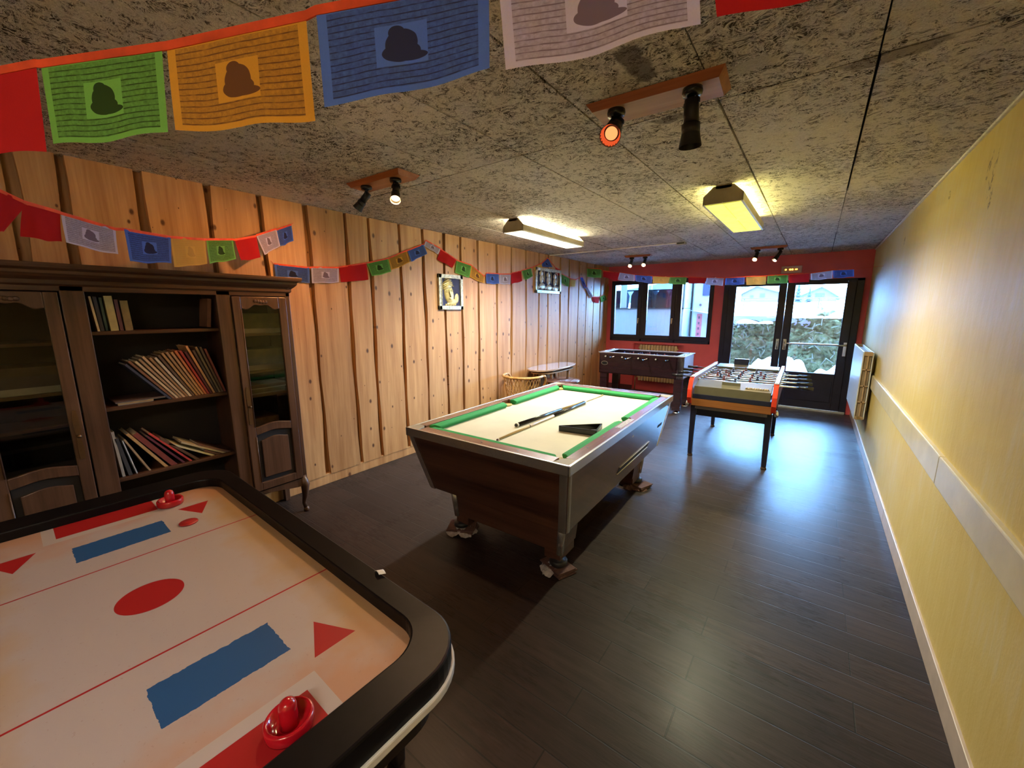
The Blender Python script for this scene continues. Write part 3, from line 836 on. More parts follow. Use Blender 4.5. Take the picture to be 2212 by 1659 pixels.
b = MB()   # cabinet body: tapering box
top = [(-HX + .01, -HY + .01, .775), (HX - .01, -HY + .01, .775), (HX - .01, HY - .01, .775), (-HX + .01, HY - .01, .775)]
bot = [(-HX + .075, -HY + .13, .37), (HX - .075, -HY + .13, .37), (HX - .075, HY - .13, .37), (-HX + .075, HY - .13, .37)]
k = len(b.v); b.v += bot + top
b.face((0, 3, 2, 1), 0)
b.face((0, 1, 5, 4), 0); b.face((2, 3, 7, 6), 0); b.face((1, 2, 6, 5), 1); b.face((3, 0, 4, 7), 1)
b.build('cabinet', [WALNUT, WALNUTY], pt)
for (sy, nm) in ((-1, 'near'), (1, 'far')):
    b = MB()
    yA, yB = sy * 0.79, sy * 0.56
    y_lo, y_hi = min(yA, yB), max(yA, yB)
    q = [(-0.455, y_lo, .38), (0.455, y_lo, .38), (0.455, y_hi, .38), (-0.455, y_hi, .38)]
    p = [(-0.425, y_lo + (.02 if sy < 0 else 0), .13), (0.425, y_lo + (.02 if sy < 0 else 0), .13), (0.425, y_hi - (.02 if sy > 0 else 0), .13), (-0.425, y_hi - (.02 if sy > 0 else 0), .13)]
    b.hexa(p + q)
    for sx_ in (-1, 1): b.box(sx_ * 0.37 - 0.055, sx_ * 0.37 + 0.055, y_lo + .02, y_hi - .02, 0.075, 0.135)
    b.build('pedestal', WALNUT, pt)
    for sx_ in (-1, 1):
        t = MB()
        x0, x1 = sx_ * 0.463, sx_ * 0.430; ya = sy * 0.797; yb = sy * 0.775
        t.cyl((sx_ * 0.445, sy * 0.785, 0.38), (sx_ * 0.418, sy * 0.765, 0.125), 0.024, n=14)
        t.build('corner_post', ALU, pt)
        f = MB().lathe([(0.0, 0.0), (0.050, 0.0), (0.056, 0.008), (0.056, 0.030), (0.048, 0.036), (0.020, 0.040), (0.020, 0.085), (0, 0.085)], (sx_ * 0.40, sy * 0.745, 0.040), 24)
        f.build('foot', BLACK, pt)
for sx_ in (-1, 1):
    for sy in (-1, 1):   # rounded aluminium angle running down each tapering corner
        b = MB(); n = 7
        for (X_, Y_, z) in ((HX - .010, HY - .010, .772), (HX - .075, HY - .130, .366)):
            P = [(X_ - .050, Y_ + .004)] + [(X_ - .020 + .024 * math.sin(R(90 * i / 6)), Y_ - .020 + .024 * math.cos(R(90 * i / 6))) for i in range(7)] + [(X_ + .004, Y_ - .034)]
            P += [(X_ - .002, Y_ - .034), (X_ - .002, Y_ - .010), (X_ - .05, Y_ - .002)]
            b.v += [(sx_ * a_, sy * c_, z) for a_, c_ in P]
        L_ = len(b.v) // 2
        for i in range(L_): b.face((i, (i + 1) % L_, L_ + (i + 1) % L_, L_ + i), sm=False)
        b.face(range(L_)); b.face(range(L_, 2 * L_))
        b.build('corner_trim', ALU, pt)

# rail tops (wood), aluminium edge, corner plates
b = MB(); e = 0.11
for sy in (-1, 1): b.box(-HX + e, HX - e, min(sy * wy, sy * (HY - .012)), max(sy * wy, sy * (HY - .012)), TZ - .03, TZ, m=1)
for sx_ in (-1, 1):
    for s2 in (-1, 1): b.box(min(sx_ * wx, sx_ * (HX - .012)), max(sx_ * wx, sx_ * (HX - .012)), *( (-HY + e, -0.055) if s2 < 0 else (0.055, HY - e)), TZ - .03, TZ)
    b.box(min(sx_ * (wx + .02), sx_ * (HX - .012)), max(sx_ * (wx + .02), sx_ * (HX - .012)), -0.055, 0.055, TZ - .03, TZ)
b.build('rail', [RAILW, wood('rail_top_laminate_end', (0.13, 0.060, 0.038), (0.24, 0.125, 0.080), 0, 1.2, 0.26, 0.03, spec=0.6)], pt, 0.002)
b = MB()
b.box(-HX, HX, -HY, -HY + .014, TZ - .052, TZ + .004); b.box(-HX, HX, HY - .014, HY, TZ - .052, TZ + .004)
b.box(-HX, -HX + .014, -HY, HY, TZ - .052, TZ + .004); b.box(HX - .014, HX, -HY, HY, TZ - .052, TZ + .004)
b.build('edge_trim', ALU, pt, 0.003)
for sx_ in (-1, 1):
    for sy in (-1, 1):
        arc = [(HX - .013, HY - .013), (HX - e, HY - .013)]
        arc += [(wx - .01, wy + .012), (wx + .012, wy - .01)]
        arc += [(HX - .013, HY - e)]
        poly = [(sx_ * a, sy * c) for a, c in arc]
        if sx_ * sy < 0: poly = poly[::-1]
        MB().prism(poly, lambda a, c, w_: (a, c, w_), TZ - .02, TZ + .002).build('corner_plate', pm('brushed_corner_plate', (0.30, 0.26, 0.19), 0.6, 0.2), pt, 0.002)
for sx_ in (-1, 1):
    pass
b = MB()
for sx_ in (-1, 1):
    for yy in (-.72, -.48, -.24, .24, .48, .72): b.cyl((sx_ * (wx + .028), yy, TZ - .001), (sx_ * (wx + .028), yy, TZ + .0012), 0.006, n=10)
for sy in (-1, 1):
    for xx in (-.26, 0, .26): b.cyl((xx, sy * (wy + .04), TZ - .001), (xx, sy * (wy + .04), TZ + .0012), 0.006, n=10)
b.build('rail_marker', pm('dark_marker', (0.03, 0.015, 0.012), 0.4), pt)

# bed with pocket cut-outs
def bedpoly():
    P = []; r = 0.052
    def arc(cx, cy, a0, a1, n=8):
        return [(cx + r * math.cos(R(a0 + (a1 - a0) * i / n)), cy + r * math.sin(R(a0 + (a1 - a0) * i / n))) for i in range(n + 1)]
    X, Y = bx + .045, by + .045; c = 0.012
    P += arc(-X + c, -Y + c, 90, 0)[::1]
    P += arc(X - c, -Y + c, 180, 90)
    P += arc(X + .028, 0, 270 - 35, 90 + 35)
    P += arc(X - c, Y - c, 270, 180)
    P += arc(-X + c, Y - c, 0, -90)
    P += arc(-X - .028, 0, 90 - 35, -90 + 35)
    return P
MB().prism(bedpoly(), lambda a, c, w_: (a, c, w_), 0.745, 0.778).build('bed', BED, pt)
cup = pm('tan_pocket_leather', (0.50, 0.38, 0.12), 0.6)
for (cx, cy) in ((-bx - .033, -by - .033), (bx + .033, -by - .033), (bx + .073, 0), (bx + .033, by + .033), (-bx - .033, by + .033), (-bx - .073, 0)):
    MB().lathe([(0.0, .69), (0.045, .69), (0.052, .70), (0.053, .786), (0.058, .788)], (cx, cy, 0), 24).build('pocket', cup, pt)
# cushions: six profiles with angled mouths
def cushion(p0, p1, inward, m0, m1):
    """p0,p1 back corners along the wood; inward unit vec; m0,m1 mouth cut lengths"""
    p0, p1, n = Vector(p0), Vector(p1), Vector(inward); d = (p1 - p0).normalized(); wdt = 0.062
    b = MB()
    prof = [(0, TZ - .004), (wdt * 0.45, TZ - .001), (wdt * 0.95, TZ - .012), (wdt, TZ - .020), (wdt * 0.72, TZ - .044), (0, TZ - .044)]
    L = len(prof); b.v = []
    for (p, s_, m_) in ((p0, 1, m0), (p1, -1, m1)):
        for (o_, z) in prof:
            q = p + n * o_ + d * s_ * m_ * (o_ / wdt)
            b.v.append((q.x, q.y, z))
    b.face(range(L)[::-1]); b.face(range(L, 2 * L))
    for i in range(L): b.face((i, (i + 1) % L, L + (i + 1) % L, L + i), sm=False)
    b.build('cushion', GREEN, pt, 0.004)
g = 0.045
cushion((-wx + g, -wy, 0), (wx - g, -wy, 0), (0, 1, 0), .045, .045)
cushion((wx - g, wy, 0), (-wx + g, wy, 0), (0, -1, 0), .045, .045)
for sx_ in (-1, 1):
    cushion((sx_ * wx, -wy + g, 0), (sx_ * wx, -0.058, 0), (-sx_, 0, 0), .045, .012)
    cushion((sx_ * wx, 0.058, 0), (sx_ * wx, wy - g, 0), (-sx_, 0, 0), .012, .045)
# ball-return slot on the window side of the body
def side(yv, z, o=0.0):   # point on the +x body face
    t = (0.775 - z) / (0.775 - 0.37); return (HX - .01 - .065 * t + o, yv, z)
b = MB(); ya, yb_, za, zb = -0.20, 0.52, 0.475, 0.515
pp = [side(ya, za, .003), side(yb_ - .03, za, .003), side(yb_, zb, .003), side(ya + .03, zb, .003)]
b.hexa([(p[0] - .02, p[1], p[2]) for p in pp] + pp)
b.build('ball_slot', pm('dark_slot', (0.012, 0.008, 0.008), 0.6), pt)
b = MB().tube([side(ya, za, .004), side(yb_ - .03, za, .004)], 0.004, 8).tube([side(ya + .03, zb, .004), side(yb_, zb, .004)], 0.003, 6)
b.build('slot_trim', pm('beige_slot_lip', (0.34, 0.30, 0.22), 0.5), pt)
b = MB()
for q in range(6):
    yv = 0.72 + q * 0.022; b.hexa([side(yv, .585, .0), side(yv + .014, .585, .0), side(yv + .014, .61, 0), side(yv, .61, 0)] + [side(yv, .585, .002), side(yv + .014, .585, .002), side(yv + .014, .612 if q % 2 else .605, .002), side(yv, .61, .002)])
b.build('maker_mark', BLACK, pt)
b = MB()
for q in range(3): b.box(wx + .012, wx + .052, -0.25 + q * 0.0, 0.02, TZ + .0002, TZ + .0012) if q == 0 else None
b.build('rule_sticker', pm('printed_sticker', (0.42, 0.38, 0.34), 0.4, var=0.6, vs=90), pt)

# cues, triangle
CUEW = wood('maple_cue', (0.48, 0.33, 0.15), (0.66, 0.50, 0.27), 1, 2, 0.3, 0.0)
def cue(label, butt, tip, two=False):
    butt, tip = Vector(butt), Vector(tip); L = (tip - butt).length
    t = thing('pool_cue', label, 'cue', butt, group='cues lying on the pool table')
    d = (tip - butt).normalized(); Z0 = Vector((0, 0, 0))
    at = lambda s_: tuple(d * (L * s_))
    MB().cyl(at(0.012), at(0.44), 0.0148, 0.0115, 16).build('butt', pm('black_cue_lacquer', (0.014, 0.012, 0.014), 0.2), t)
    MB().cyl(at(0), at(0.012), 0.0150, 0.0150, 16).build('bumper_ring', pm('ivory_ring', (0.7, 0.66, 0.55), 0.4), t)
    MB().cyl(at(-0.004), at(0.001), 0.011, 0.011, 14).build('rubber_bumper', BLACK, t)
    MB().cyl(at(0.44), at(0.985), 0.0115, 0.0062, 14).build('shaft', CUEW, t)
    MB().cyl(at(0.70), at(0.706), 0.0100, 0.0100, 14).build('joint_ring', BLACK, t)
    MB().cyl(at(0.985), at(0.993), 0.0063, 0.0063, 12).build('ferrule', pm('ivory_ring', (0.7, 0.66, 0.55), 0.4), t)
    MB().cyl(at(0.993), at(1.0), 0.0060, 0.0052, 12).build('tip', pm('brown_leather_tip', (0.12, 0.05, 0.04), 0.8), t)
cue('pool cue with its black butt towards the table\'s near end', (-1.615, 2.20, .7935), (-1.575, 3.57, .785))
cue('pool cue with its black butt towards the far end and tip at the near cushion', (-1.553, 3.14, .7935), (-1.535, 1.885, .785))
tr = thing('rack_triangle', 'black triangle rack lying by the right cushion of the pool table', 'triangle rack', (-1.20, 2.42, .778))
A_, B_, C_ = Vector((-0.125, -0.115, 0)), Vector((0.125, -0.075, 0)), Vector((0.085, 0.10, 0))
b = MB(); th = 0.005; hh = 0.040
for p, q in ((A_, B_), (B_, C_), (C_, A_)):
    d = (q - p); L = d.length; d.normalize(); c = (p + q) / 2; ang = math.atan2(d.y, d.x)
    b.obox((c.x, c.y, hh / 2 + 0.001), (L / 2 + th, th, hh / 2), Matrix.Rotation(ang, 3, 'Z'))
b.build('frame', BLACKG, tr, 0.004)

# crumpled cardboard wedges under the feet
def wedge(x, y, s, seed, label, colA, colB):
    rr = random.Random(seed); t = thing('folded_cardboard', label, 'cardboard', (x, y, 0), rr.uniform(-.5, .5), group='folded cardboard under the pool table feet')
    hx, hy = 0.085 * s, 0.060 * s
    b = MB()          # folded pad that carries the foot
    for q in range(4):
        z = q * 0.0095; j = [rr.uniform(-.010, .010) for _ in range(8)]
        b.hexa([(-hx + j[0], -hy + j[1], z), (hx + j[2], -hy + j[3], z), (hx + j[4], hy + j[5], z), (-hx + j[6], hy + j[7], z)] + [(-hx + j[0], -hy + j[1], z + .008), (hx + j[2], -hy + j[3], z + .008), (hx + j[4], hy + j[5], z + .008), (-hx + j[6], hy + j[7], z + .008)])
    b.build('pad', colA, t, 0.002)
    for q in range(3):          # creased flaps sticking out
        b = MB(); a0 = rr.uniform(-2.6, -0.3); l = 0.075 * s; wd = 0.045 * s
        dx, dy = math.cos(a0), math.sin(a0)
        def fn(u, v):
            r_ = 0.03 + l * u; k_ = (v - .5) * 2 * wd * (1 - .3 * u)
            return dx * r_ - dy * k_, dy * r_ + dx * k_, 0.038 - 0.030 * u * (1 + .3 * v) + 0.006 * math.sin(u * 7 + v * 5 + q)
        b.grid(fn, 6, 5, uv=False, sm=False)
        b.build('flap', colB, t, solid=0.0015)
PAPW = pm('creased_white_card', (0.42, 0.36, 0.33), 0.7, var=0.25, vs=40); PAPB = pm('brown_card', (0.10, 0.045, 0.035), 0.8, var=.4, vs=30)
ct = math.cos(R(2)); st = math.sin(R(2))
def ptw(x, y): return (-1.55 + x * ct - y * st, 2.706 + x * st + y * ct)
wedge(*ptw(.40, -.74), 1.1, 1, 'white and pink folded card under the foot at the pool table\'s nearest corner', PAPB, PAPW)
wedge(*ptw(-.40, -.74), 1.2, 2, 'brown and white folded card under the near foot on the wooden wall side', PAPB, PAPW)
wedge(*ptw(.40, .74), 1.4, 3, 'dark crumpled card under the far foot on the yellow wall side', PAPB, PAPB)
wedge(*ptw(-.40, .74), 1.0, 4, 'folded card under the far foot on the wooden wall side', PAPB, PAPW)

# ================================================================== FOOTBALL TABLES
MAHOG = wood('dark_mahogany_veneer', (0.018, 0.006, 0.011), (0.036, 0.012, 0.018), 0, 0.8, 0.25, 0.03, spec=0.6)
STEEL = pm('polished_steel_rod', (0.78, 0.78, 0.80), 0.16, 1.0, var=0.02)
LGREY = pm('pale_grey_laminate', (0.42, 0.42, 0.46), 0.25, var=0.04)
f1 = thing('table_football', 'dark mahogany table football game under the three-pane window', 'table football', (-2.22, 6.70, 0), R(1.5))
L_, W_, ZT, ZB_ = 0.68, 0.345, 0.885, 0.545
b = MB()
b.box(-L_, L_, -W_, -W_ + .022, ZB_, ZT); b.box(-L_, L_, W_ - .022, W_, ZB_, ZT)
b.box(-L_, -L_ + .022, -W_, W_, ZB_, ZT); b.box(L_ - .12, L_ - .10, -W_, W_, ZB_, ZT)
b.box(-L_, L_, -W_, W_, ZB_, ZB_ + .02)
b.build('cabinet', MAHOG, f1, 0.003)
MB().box(L_ - .10, L_, -W_ + .0, W_, ZB_, ZT - .002).build('end_panel', LGREY, f1, 0.003)
b = MB()
for (a0, a1, c0, c1) in ((-L_ - .015, L_ + .015, -W_ - .012, -W_ + .05), (-L_ - .015, L_ + .015, W_ - .05, W_ + .012), (-L_ - .015, -L_ + .09, -W_ + .05, W_ - .05), (L_ - .12, L_ + .015, -W_ + .05, W_ - .05)): b.box(a0, a1, c0, c1, ZT, ZT + .016)
b.build('top_rim', LGREY, f1, 0.004)
MB().box(-L_ + .09, L_ - .12, -W_ + .02, W_ - .02, ZT - .13, ZT - .12).build('pitch', pm('blue_pitch', (0.03, 0.06, 0.22), 0.3), f1)
b = MB().tube([(-0.585 + 0.055 * math.cos(t) , -W_ - .003, 0.715 + 0.03 * math.sin(t)) for t in [i * math.pi / 12 for i in range(24)]], 0.005, 8, closed=True)
b.build('coin_return_ring', pm('brass_grey_ring', (0.4, 0.36, 0.28), 0.35, 0.7), f1)
MB().prism([(-0.585 + 0.052 * math.cos(t), 0.715 + 0.028 * math.sin(t)) for t in [i * math.pi / 12 for i in range(24)]], lambda a, c, w_: (a, w_, c), -W_ - .002, -W_ + .001).build('coin_return_cup', BLACK, f1)
for sx_ in (-1, 1):
    for sy in (-1, 1):
        cx, cy = sx_ * (L_ - .075), sy * (W_ - .065)
        lg = MB().box(cx - .06, cx + .06, cy - .055, cy + .055, 0.045, ZB_ + .01).build('leg', MAHOG, f1, 0.006)
        MB().lathe([(0, .0), (.045, 0), (.05, .008), (.035, .026), (.016, .034), (.014, .05), (0, .05)], (cx, cy, 0), 20).build('foot', CHROME, lg)
def rods(tb, xs_, half_w, zr, axis_len, handle_mat, team, capside=-1, hlen=0.10):
    for i, x in enumerate(xs_):
        hs = capside if i % 2 == 0 else -capside
        out = 0.10 if i in (0, 1, 6, 7) else 0.16
        out += 0.05 * math.sin(i * 2.7)
        y0 = -half_w - 0.035; y1 = half_w + 0.035
        if hs < 0: y0 -= out
        else: y1 += out
        r = MB().cyl((x, y0, zr), (x, y1, zr), 0.0075, n=10).build('rod', STEEL, tb)
        hb = MB()
        yy = y0 if hs < 0 else y1; s_ = -1 if hs < 0 else 1
        hb.cyl((x, yy, zr), (x, yy + s_ * hlen, zr), 0.014, 0.016, 14)
        hb.build('handle', handle_mat, r)
        MB().cyl((x, (y1 if hs < 0 else y0), zr), (x, (y1 + .02 if hs < 0 else y0 - .02), zr), 0.011, n=12).build('end_cap', pm('white_rubber_cap', (0.75, 0.75, 0.74), 0.4), r)
        nmen = (1, 2, 3, 5, 5, 3, 2, 1)[i]
        for q in range(nmen):
            yy = (q - (nmen - 1) / 2) * (1.7 * half_w / (nmen + 0.6))
            mb_ = MB().box(x - .012, x + .012, yy - .013, yy + .013, zr - .02, zr + .018).box(x - .008, x + .010, yy - .010, yy + .010, zr - .075, zr - .02)
            mb_.lathe([(0, .015), (.010, .019), (.012, .03), (.008, .042), (0, .045)], (x, yy, zr), 10)
            mb_.box(x - .009, x + .016, yy - .011, yy + .011, zr - .085, zr - .07)
            mb_.build('player', team[0] if (i in (0, 1, 3, 5)) else team[1], r, 0.003)
        bu = MB()
        for sgn in (-1, 1): bu.cyl((x, sgn * (half_w - .002), zr), (x, sgn * (half_w + .014), zr), 0.018, n=14)
        bu.build('bearing', BLACKG, r)
TA = pm('blue_player', (0.03, 0.05, 0.22), 0.4); TB = pm('red_brown_player', (0.22, 0.05, 0.04), 0.4)
rods(f1, [-.555, -.415, -.27, -.135, -.005, .135, .27, .45], W_, 0.835, 0, BLACKG, (TA, TB), 1)
for yy in (-0.16, 0.16):
    for sx_ in (-1, 1):
        b = MB().cyl((sx_ * (L_ - .03), yy - .05, ZT + .022), (sx_ * (L_ - .03), yy + .05, ZT + .022), 0.003, n=6)
        for q in range(6): b.cyl((sx_ * (L_ - .03), yy - .045 + q * .018, ZT + .016), (sx_ * (L_ - .03), yy - .045 + q * .018, ZT + .028), 0.008, n=10)
        b.build('score_beads', CHROME, f1)

# second, classic wooden table with red-tipped sides
OLIVE = pm('olive_beech_top', (0.10, 0.09, 0.055), 0.4, var=0.12, vs=8); ORANGE = wood('orange_beech', (0.19, 0.065, 0.018), (0.27, 0.105, 0.03), 0, 0.8, 0.35, 0.05)
NAVY = pm('black_blue_lacquer', (0.012, 0.014, 0.03), 0.3)
REDP = pm('red_lacquer', (0.62, 0.045, 0.02), 0.25)
f2 = thing('table_football', 'classic wooden table football game with red-tipped sides in front of the glass door', 'table football', (-0.635, 5.30, 0), R(1.2))
W2, L2 = 0.375, 0.77; z0, z1 = 0.60, 0.86
yz = lambda a, c, w_: (w_, a, c)
MB().prism([(-L2, .70), (-L2, .80), (-L2 + .22, .845), (-L2 + .22, .80), (-L2 + .03, .77), (-L2 + .03, .70)], yz, -W2 + .03, W2 - .03).build('end_board', OLIVE, f2, 0.002)
MB().prism([(L2, .70), (L2, .88), (L2 - .22, .865), (L2 - .22, .845), (L2 - .03, .845), (L2 - .03, .70)], yz, -W2 + .03, W2 - .03).build('end_board', OLIVE, f2, 0.002)
MB().box(-W2 + .02, W2 - .02, -L2 - .004, L2 + .004, 0.665, 0.715).build('dark_band', NAVY, f2, 0.003)
b = MB().box(-W2 + .01, W2 - .01, -L2 - .002, L2, 0.585, 0.668)
b.build('body', ORANGE, f2, 0.005)
MB().box(-W2 + .04, W2 - .04, -L2 + .04, L2 - .04, 0.545, 0.59).build('underside', pm('grey_underside', (0.20, 0.20, 0.26), 0.4), f2, 0.004)
MB().box(-W2 + .03, W2 - .03, -L2 + .2, L2 - .2, 0.735, 0.745).build('pitch', pm('grey_green_linoleum', (0.05, 0.07, 0.065), 0.35), f2)
for sx_ in (-1, 1):
    fn = lambda a, c, w_: (w_, a, c)
    prof = [(-L2 - .03, .62), (-L2 - .055, .68), (-L2 - .05, .76), (-L2 - .01, .845), (-L2 + .06, .885), (L2 - .06, .885), (L2 + .01, .845), (L2 + .05, .76), (L2 + .055, .68), (L2 + .03, .62)]
    xa, xb = (sx_ * W2 - .022, sx_ * W2 + .012) if sx_ < 0 else (W2 - .012, W2 + .022)
    sb = MB().prism(prof, fn, xa, xb).build('side_board', ORANGE, f2, 0.004)
    MB().box(xa + .002, xb - .002, -L2 + .02, L2 - .02, .884, .900).build('side_top', pm('worn_metal_side_top', (0.70, 0.68, 0.68), 0.25, 0.6), sb, 0.005)
    for sy in (-1, 1):
        q = [(sy * (L2 + a), c) for a, c in ((.0, .60), (.032, .62), (.060, .68), (.057, .765), (.015, .855), (-.045, .893), (-.05, .875), (-.005, .83), (.03, .755), (.035, .68), (.01, .63))]
        if sy < 0: q = q[::-1]
        MB().prism(q, fn, xa - .004, xb + .004).build('red_edge', REDP, sb, 0.004)
    for q in range(1):
        MB().lathe([(0, -.03), (.02, -.03), (.02, 0), (.012, .03), (0, .03)], (sx_ * (W2 + .03), -L2 + .02, .60), 14).build('ball_knob', CHROME, sb)
for sx_ in (-1, 1):
    for sy in (-1, 1):
        cx, cy = sx_ * (W2 - .025), sy * (L2 - .08)
        P = [(cx - .022, cy - .03, 0.03), (cx + .022, cy - .03, 0.03), (cx + .022, cy + .03, 0.03), (cx - .022, cy + .03, 0.03)]
        Q = [(a * 1.0 - sx_ * 0.005, c - sy * 0.0, 0.58) for a, c in ((cx - .03, cy - .04), (cx + .03, cy - .04), (cx + .03, cy + .04), (cx - .03, cy + .04))]
        lg = MB().hexa(P + Q).build('leg', NAVY, f2, 0.004)
        MB().cyl((cx, cy, 0), (cx, cy, 0.032), 0.028, 0.02, 14).build('leveller', pm('brown_rubber_foot', (0.12, 0.08, 0.06), 0.6), lg)
b = MB()
for sy in (-1, 1): b.box(-W2 + .03, W2 - .03, sy * (L2 - .08) - .015, sy * (L2 - .08) + .015, 0.47, 0.555)
for sx_ in (-1, 1): b.box(sx_ * (W2 - .03) - .012, sx_ * (W2 - .03) + .012, -L2 + .08, L2 - .08, 0.47, 0.555)
b.build('apron_frame', NAVY, f2, 0.003)
# rods run across
def rods2(tb, ys_, half, zr):
    for i, y in enumerate(ys_):
        hs = 1 if i % 2 == 0 else -1; out = 0.13 + 0.05 * math.sin(i * 3.1)
        x0, x1 = -half - .05, half + .05
        if hs > 0: x1 += out
        else: x0 -= out
        r = MB().cyl((x0, y, zr), (x1, y, zr), 0.008, n=10).build('rod', STEEL, tb)
        xx = x1 if hs > 0 else x0
        MB().cyl((xx, y, zr), (xx + hs * 0.12, y, zr), 0.015, 0.017, 14).build('handle', BLACKG, r)
        MB().cyl((x0 if hs > 0 else x1, y, zr), ((x0 - .02) if hs > 0 else (x1 + .02), y, zr), 0.012, n=12).build('end_cap', BLACKG, r)
        n_ = (1, 2, 3, 5, 5, 3, 2, 1)[i]
        for q in range(n_):
            x = (q - (n_ - 1) / 2) * (1.75 * half / (n_ + .6))
            mb_ = MB().box(x - .014, x + .014, y - .012, y + .012, zr - .03, zr + .015).box(x - .010, x + .010, y - .008, y + .010, zr - .085, zr - .03)
            mb_.lathe([(0, .012), (.010, .016), (.013, .028), (.009, .040), (0, .043)], (x, y, zr), 10)
            mb_.build('player', (pm('dark_metal_player', (0.06, 0.06, 0.08), 0.3, 0.6), pm('dull_red_player', (0.12, 0.035, 0.03), 0.35))[i % 2], r, 0.003)
        bu = MB()
        for sgn in (-1, 1): bu.cyl((sgn * (half - .03), y, zr), (sgn * (half + .026), y, zr), 0.017, n=14)
        bu.build('bearing', CHROME, r)
rods2(f2, [-.50, -.36, -.21, -.07, .07, .21, .36, .50], W2, 0.835)
MB().box(-.17, .0, L2 - .02, L2 + .015, .86, .955).build('score_plate', NAVY, f2, 0.004)
b = MB().box(-.10, .07, -L2 + .10, -L2 + .115, .80, .855).build('goal_plate', OLIVE, f2, 0.003)
b = MB().cyl((.12, -L2 + .06, .815), (.33, -L2 + .06, .812), 0.004, n=8)
for q in range(10): b.cyl((.125 + q * .02, -L2 + .06, .815), (.138 + q * .02, -L2 + .06, .815), 0.013, n=12)
b.build('score_beads', pm('wooden_beads', (0.30, 0.22, 0.12), 0.4, var=0.8, vs=60), f2)

# ================================================================== AIR HOCKEY TABLE
def hockey_mat():
    m, nt, bb = _bsdf('hockey_playfield_print')
    g = nt.nodes.new('ShaderNodeTexCoord'); sp = nt.nodes.new('ShaderNodeSeparateXYZ')
    nt.links.new(g.outputs['Object'], sp.inputs[0]); X, Y = sp.outputs['X'], sp.outputs['Y']
    v = g.outputs['Object']
    AX = _math(nt, 'ABSOLUTE', X); AY = _math(nt, 'ABSOLUTE', Y)
    n1 = _noise(nt, v, 4, 4, 0.6); n2 = _noise(nt, v, 11, 4)
    ed = _math(nt, 'ADD', _math(nt, 'MULTIPLY', AY, 3.1), _math(nt, 'MULTIPLY_ADD', n1, 0.8, -1.12))
    ed2 = _math(nt, 'ADD', _math(nt, 'MULTIPLY', AX, 3.4), _math(nt, 'MULTIPLY_ADD', n1, 1.9, -2.75))
    base = _mix(nt, _math(nt, 'MULTIPLY', ed, 2.6, clamp=True), (0.40, 0.335, 0.33), (0.40, 0.25, 0.115))
    orange = _math(nt, 'MULTIPLY', _math(nt, 'MULTIPLY', ed2, 1.5, clamp=True), 0.75)
    base = _mix(nt, orange, base, (0.44, 0.21, 0.11))
    rub = _math(nt, 'MULTIPLY_ADD', AY, 20.0, -6.9, clamp=True)
    base = _mix(nt, _math(nt, 'MULTIPLY', rub, 0.5), base, (0.42, 0.18, 0.09))
    speck = _math(nt, 'GREATER_THAN', _noise(nt, v, 130, 2), 0.70)
    base = _mix(nt, _math(nt, 'MULTIPLY', speck, 0.25), base, (0.25, 0.14, 0.10))
    jag = _math(nt, 'MULTIPLY_ADD', _noise(nt, v, 60, 2), 0.010, -0.005)

    def box(cx, cy, hx, hy):
        return _math(nt, 'MULTIPLY', _math(nt, 'LESS_THAN', _math(nt, 'ABSOLUTE', _math(nt, 'SUBTRACT', X, cx)), _math(nt, 'ADD', jag, hx)),
                     _math(nt, 'LESS_THAN', _math(nt, 'ABSOLUTE', _math(nt, 'SUBTRACT', Y, cy)), _math(nt, 'ADD', jag, hy)))
    RED_ = (0.33, 0.008, 0.010)
    red = _math(nt, 'LESS_THAN', _math(nt, 'ABSOLUTE', _math(nt, 'SUBTRACT', AX, 0.288)), 0.0032)
    cir = _math(nt, 'LESS_THAN', _math(nt, 'ADD', _math(nt, 'POWER', AX, 2.0), _math(nt, 'POWER', AY, 2.0)), 0.078 ** 2)
    red = _math(nt, 'MAXIMUM', red, cir)
    gl = _math(nt, 'MULTIPLY', _math(nt, 'GREATER_THAN', AX, 0.668), _math(nt, 'LESS_THAN', AY, 0.145))
    red = _math(nt, 'MAXIMUM', red, gl)
    white = _math(nt, 'MULTIPLY', _math(nt, 'GREATER_THAN', AX, 0.632), _math(nt, 'LESS_THAN', AY, 0.178))
    # corner arrow triangles, pointing out towards the corners
    def tri(sx_, sy):
        u = _math(nt, 'SUBTRACT', _math(nt, 'MULTIPLY', X, sx_), 0.48); vv = _math(nt, 'SUBTRACT', _math(nt, 'MULTIPLY', Y, sy), 0.205)
        # edges of triangle (0,.035) (.12,.0) (.115,.105)
        e1 = _math(nt, 'LESS_THAN', _math(nt, 'MULTIPLY_ADD', u, -0.45, vv), 0.045)
        e2 = _math(nt, 'LESS_THAN', u, 0.118)
        e3 = _math(nt, 'GREATER_THAN', _math(nt, 'MULTIPLY_ADD', u, 0.46, vv), 0.045)
        return _math(nt, 'MULTIPLY', _math(nt, 'MULTIPLY', e1, e2), e3)
    for sx_ in (-1, 1):
        for sy in (-1, 1): red = _math(nt, 'MAXIMUM', red, tri(sx_, sy))
    blue = _math(nt, 'MAXIMUM', box(-0.468, 0.008, 0.068, 0.124), box(0.455, 0.046, 0.070, 0.124))
    col = _mix(nt, white, base, (0.42, 0.36, 0.35))
    col = _mix(nt, red, col, RED_)
    col = _mix(nt, blue, col, (0.016, 0.075, 0.22))
    nt.links.new(col, bb.inputs['Base Color'])
    bb.inputs['Roughness'].default_value = 0.55; bb.inputs['Specular IOR Level'].default_value = 0.35
    _bump(nt, bb, _noise(nt, v, 500, 2), 0.05, 0.002)
    return m
hk = thing('air_hockey_table', 'air hockey table with a scuffed pink-white playfield and black rails', 'air hockey table', (-1.490, 0.200, 0), R(-1.3))
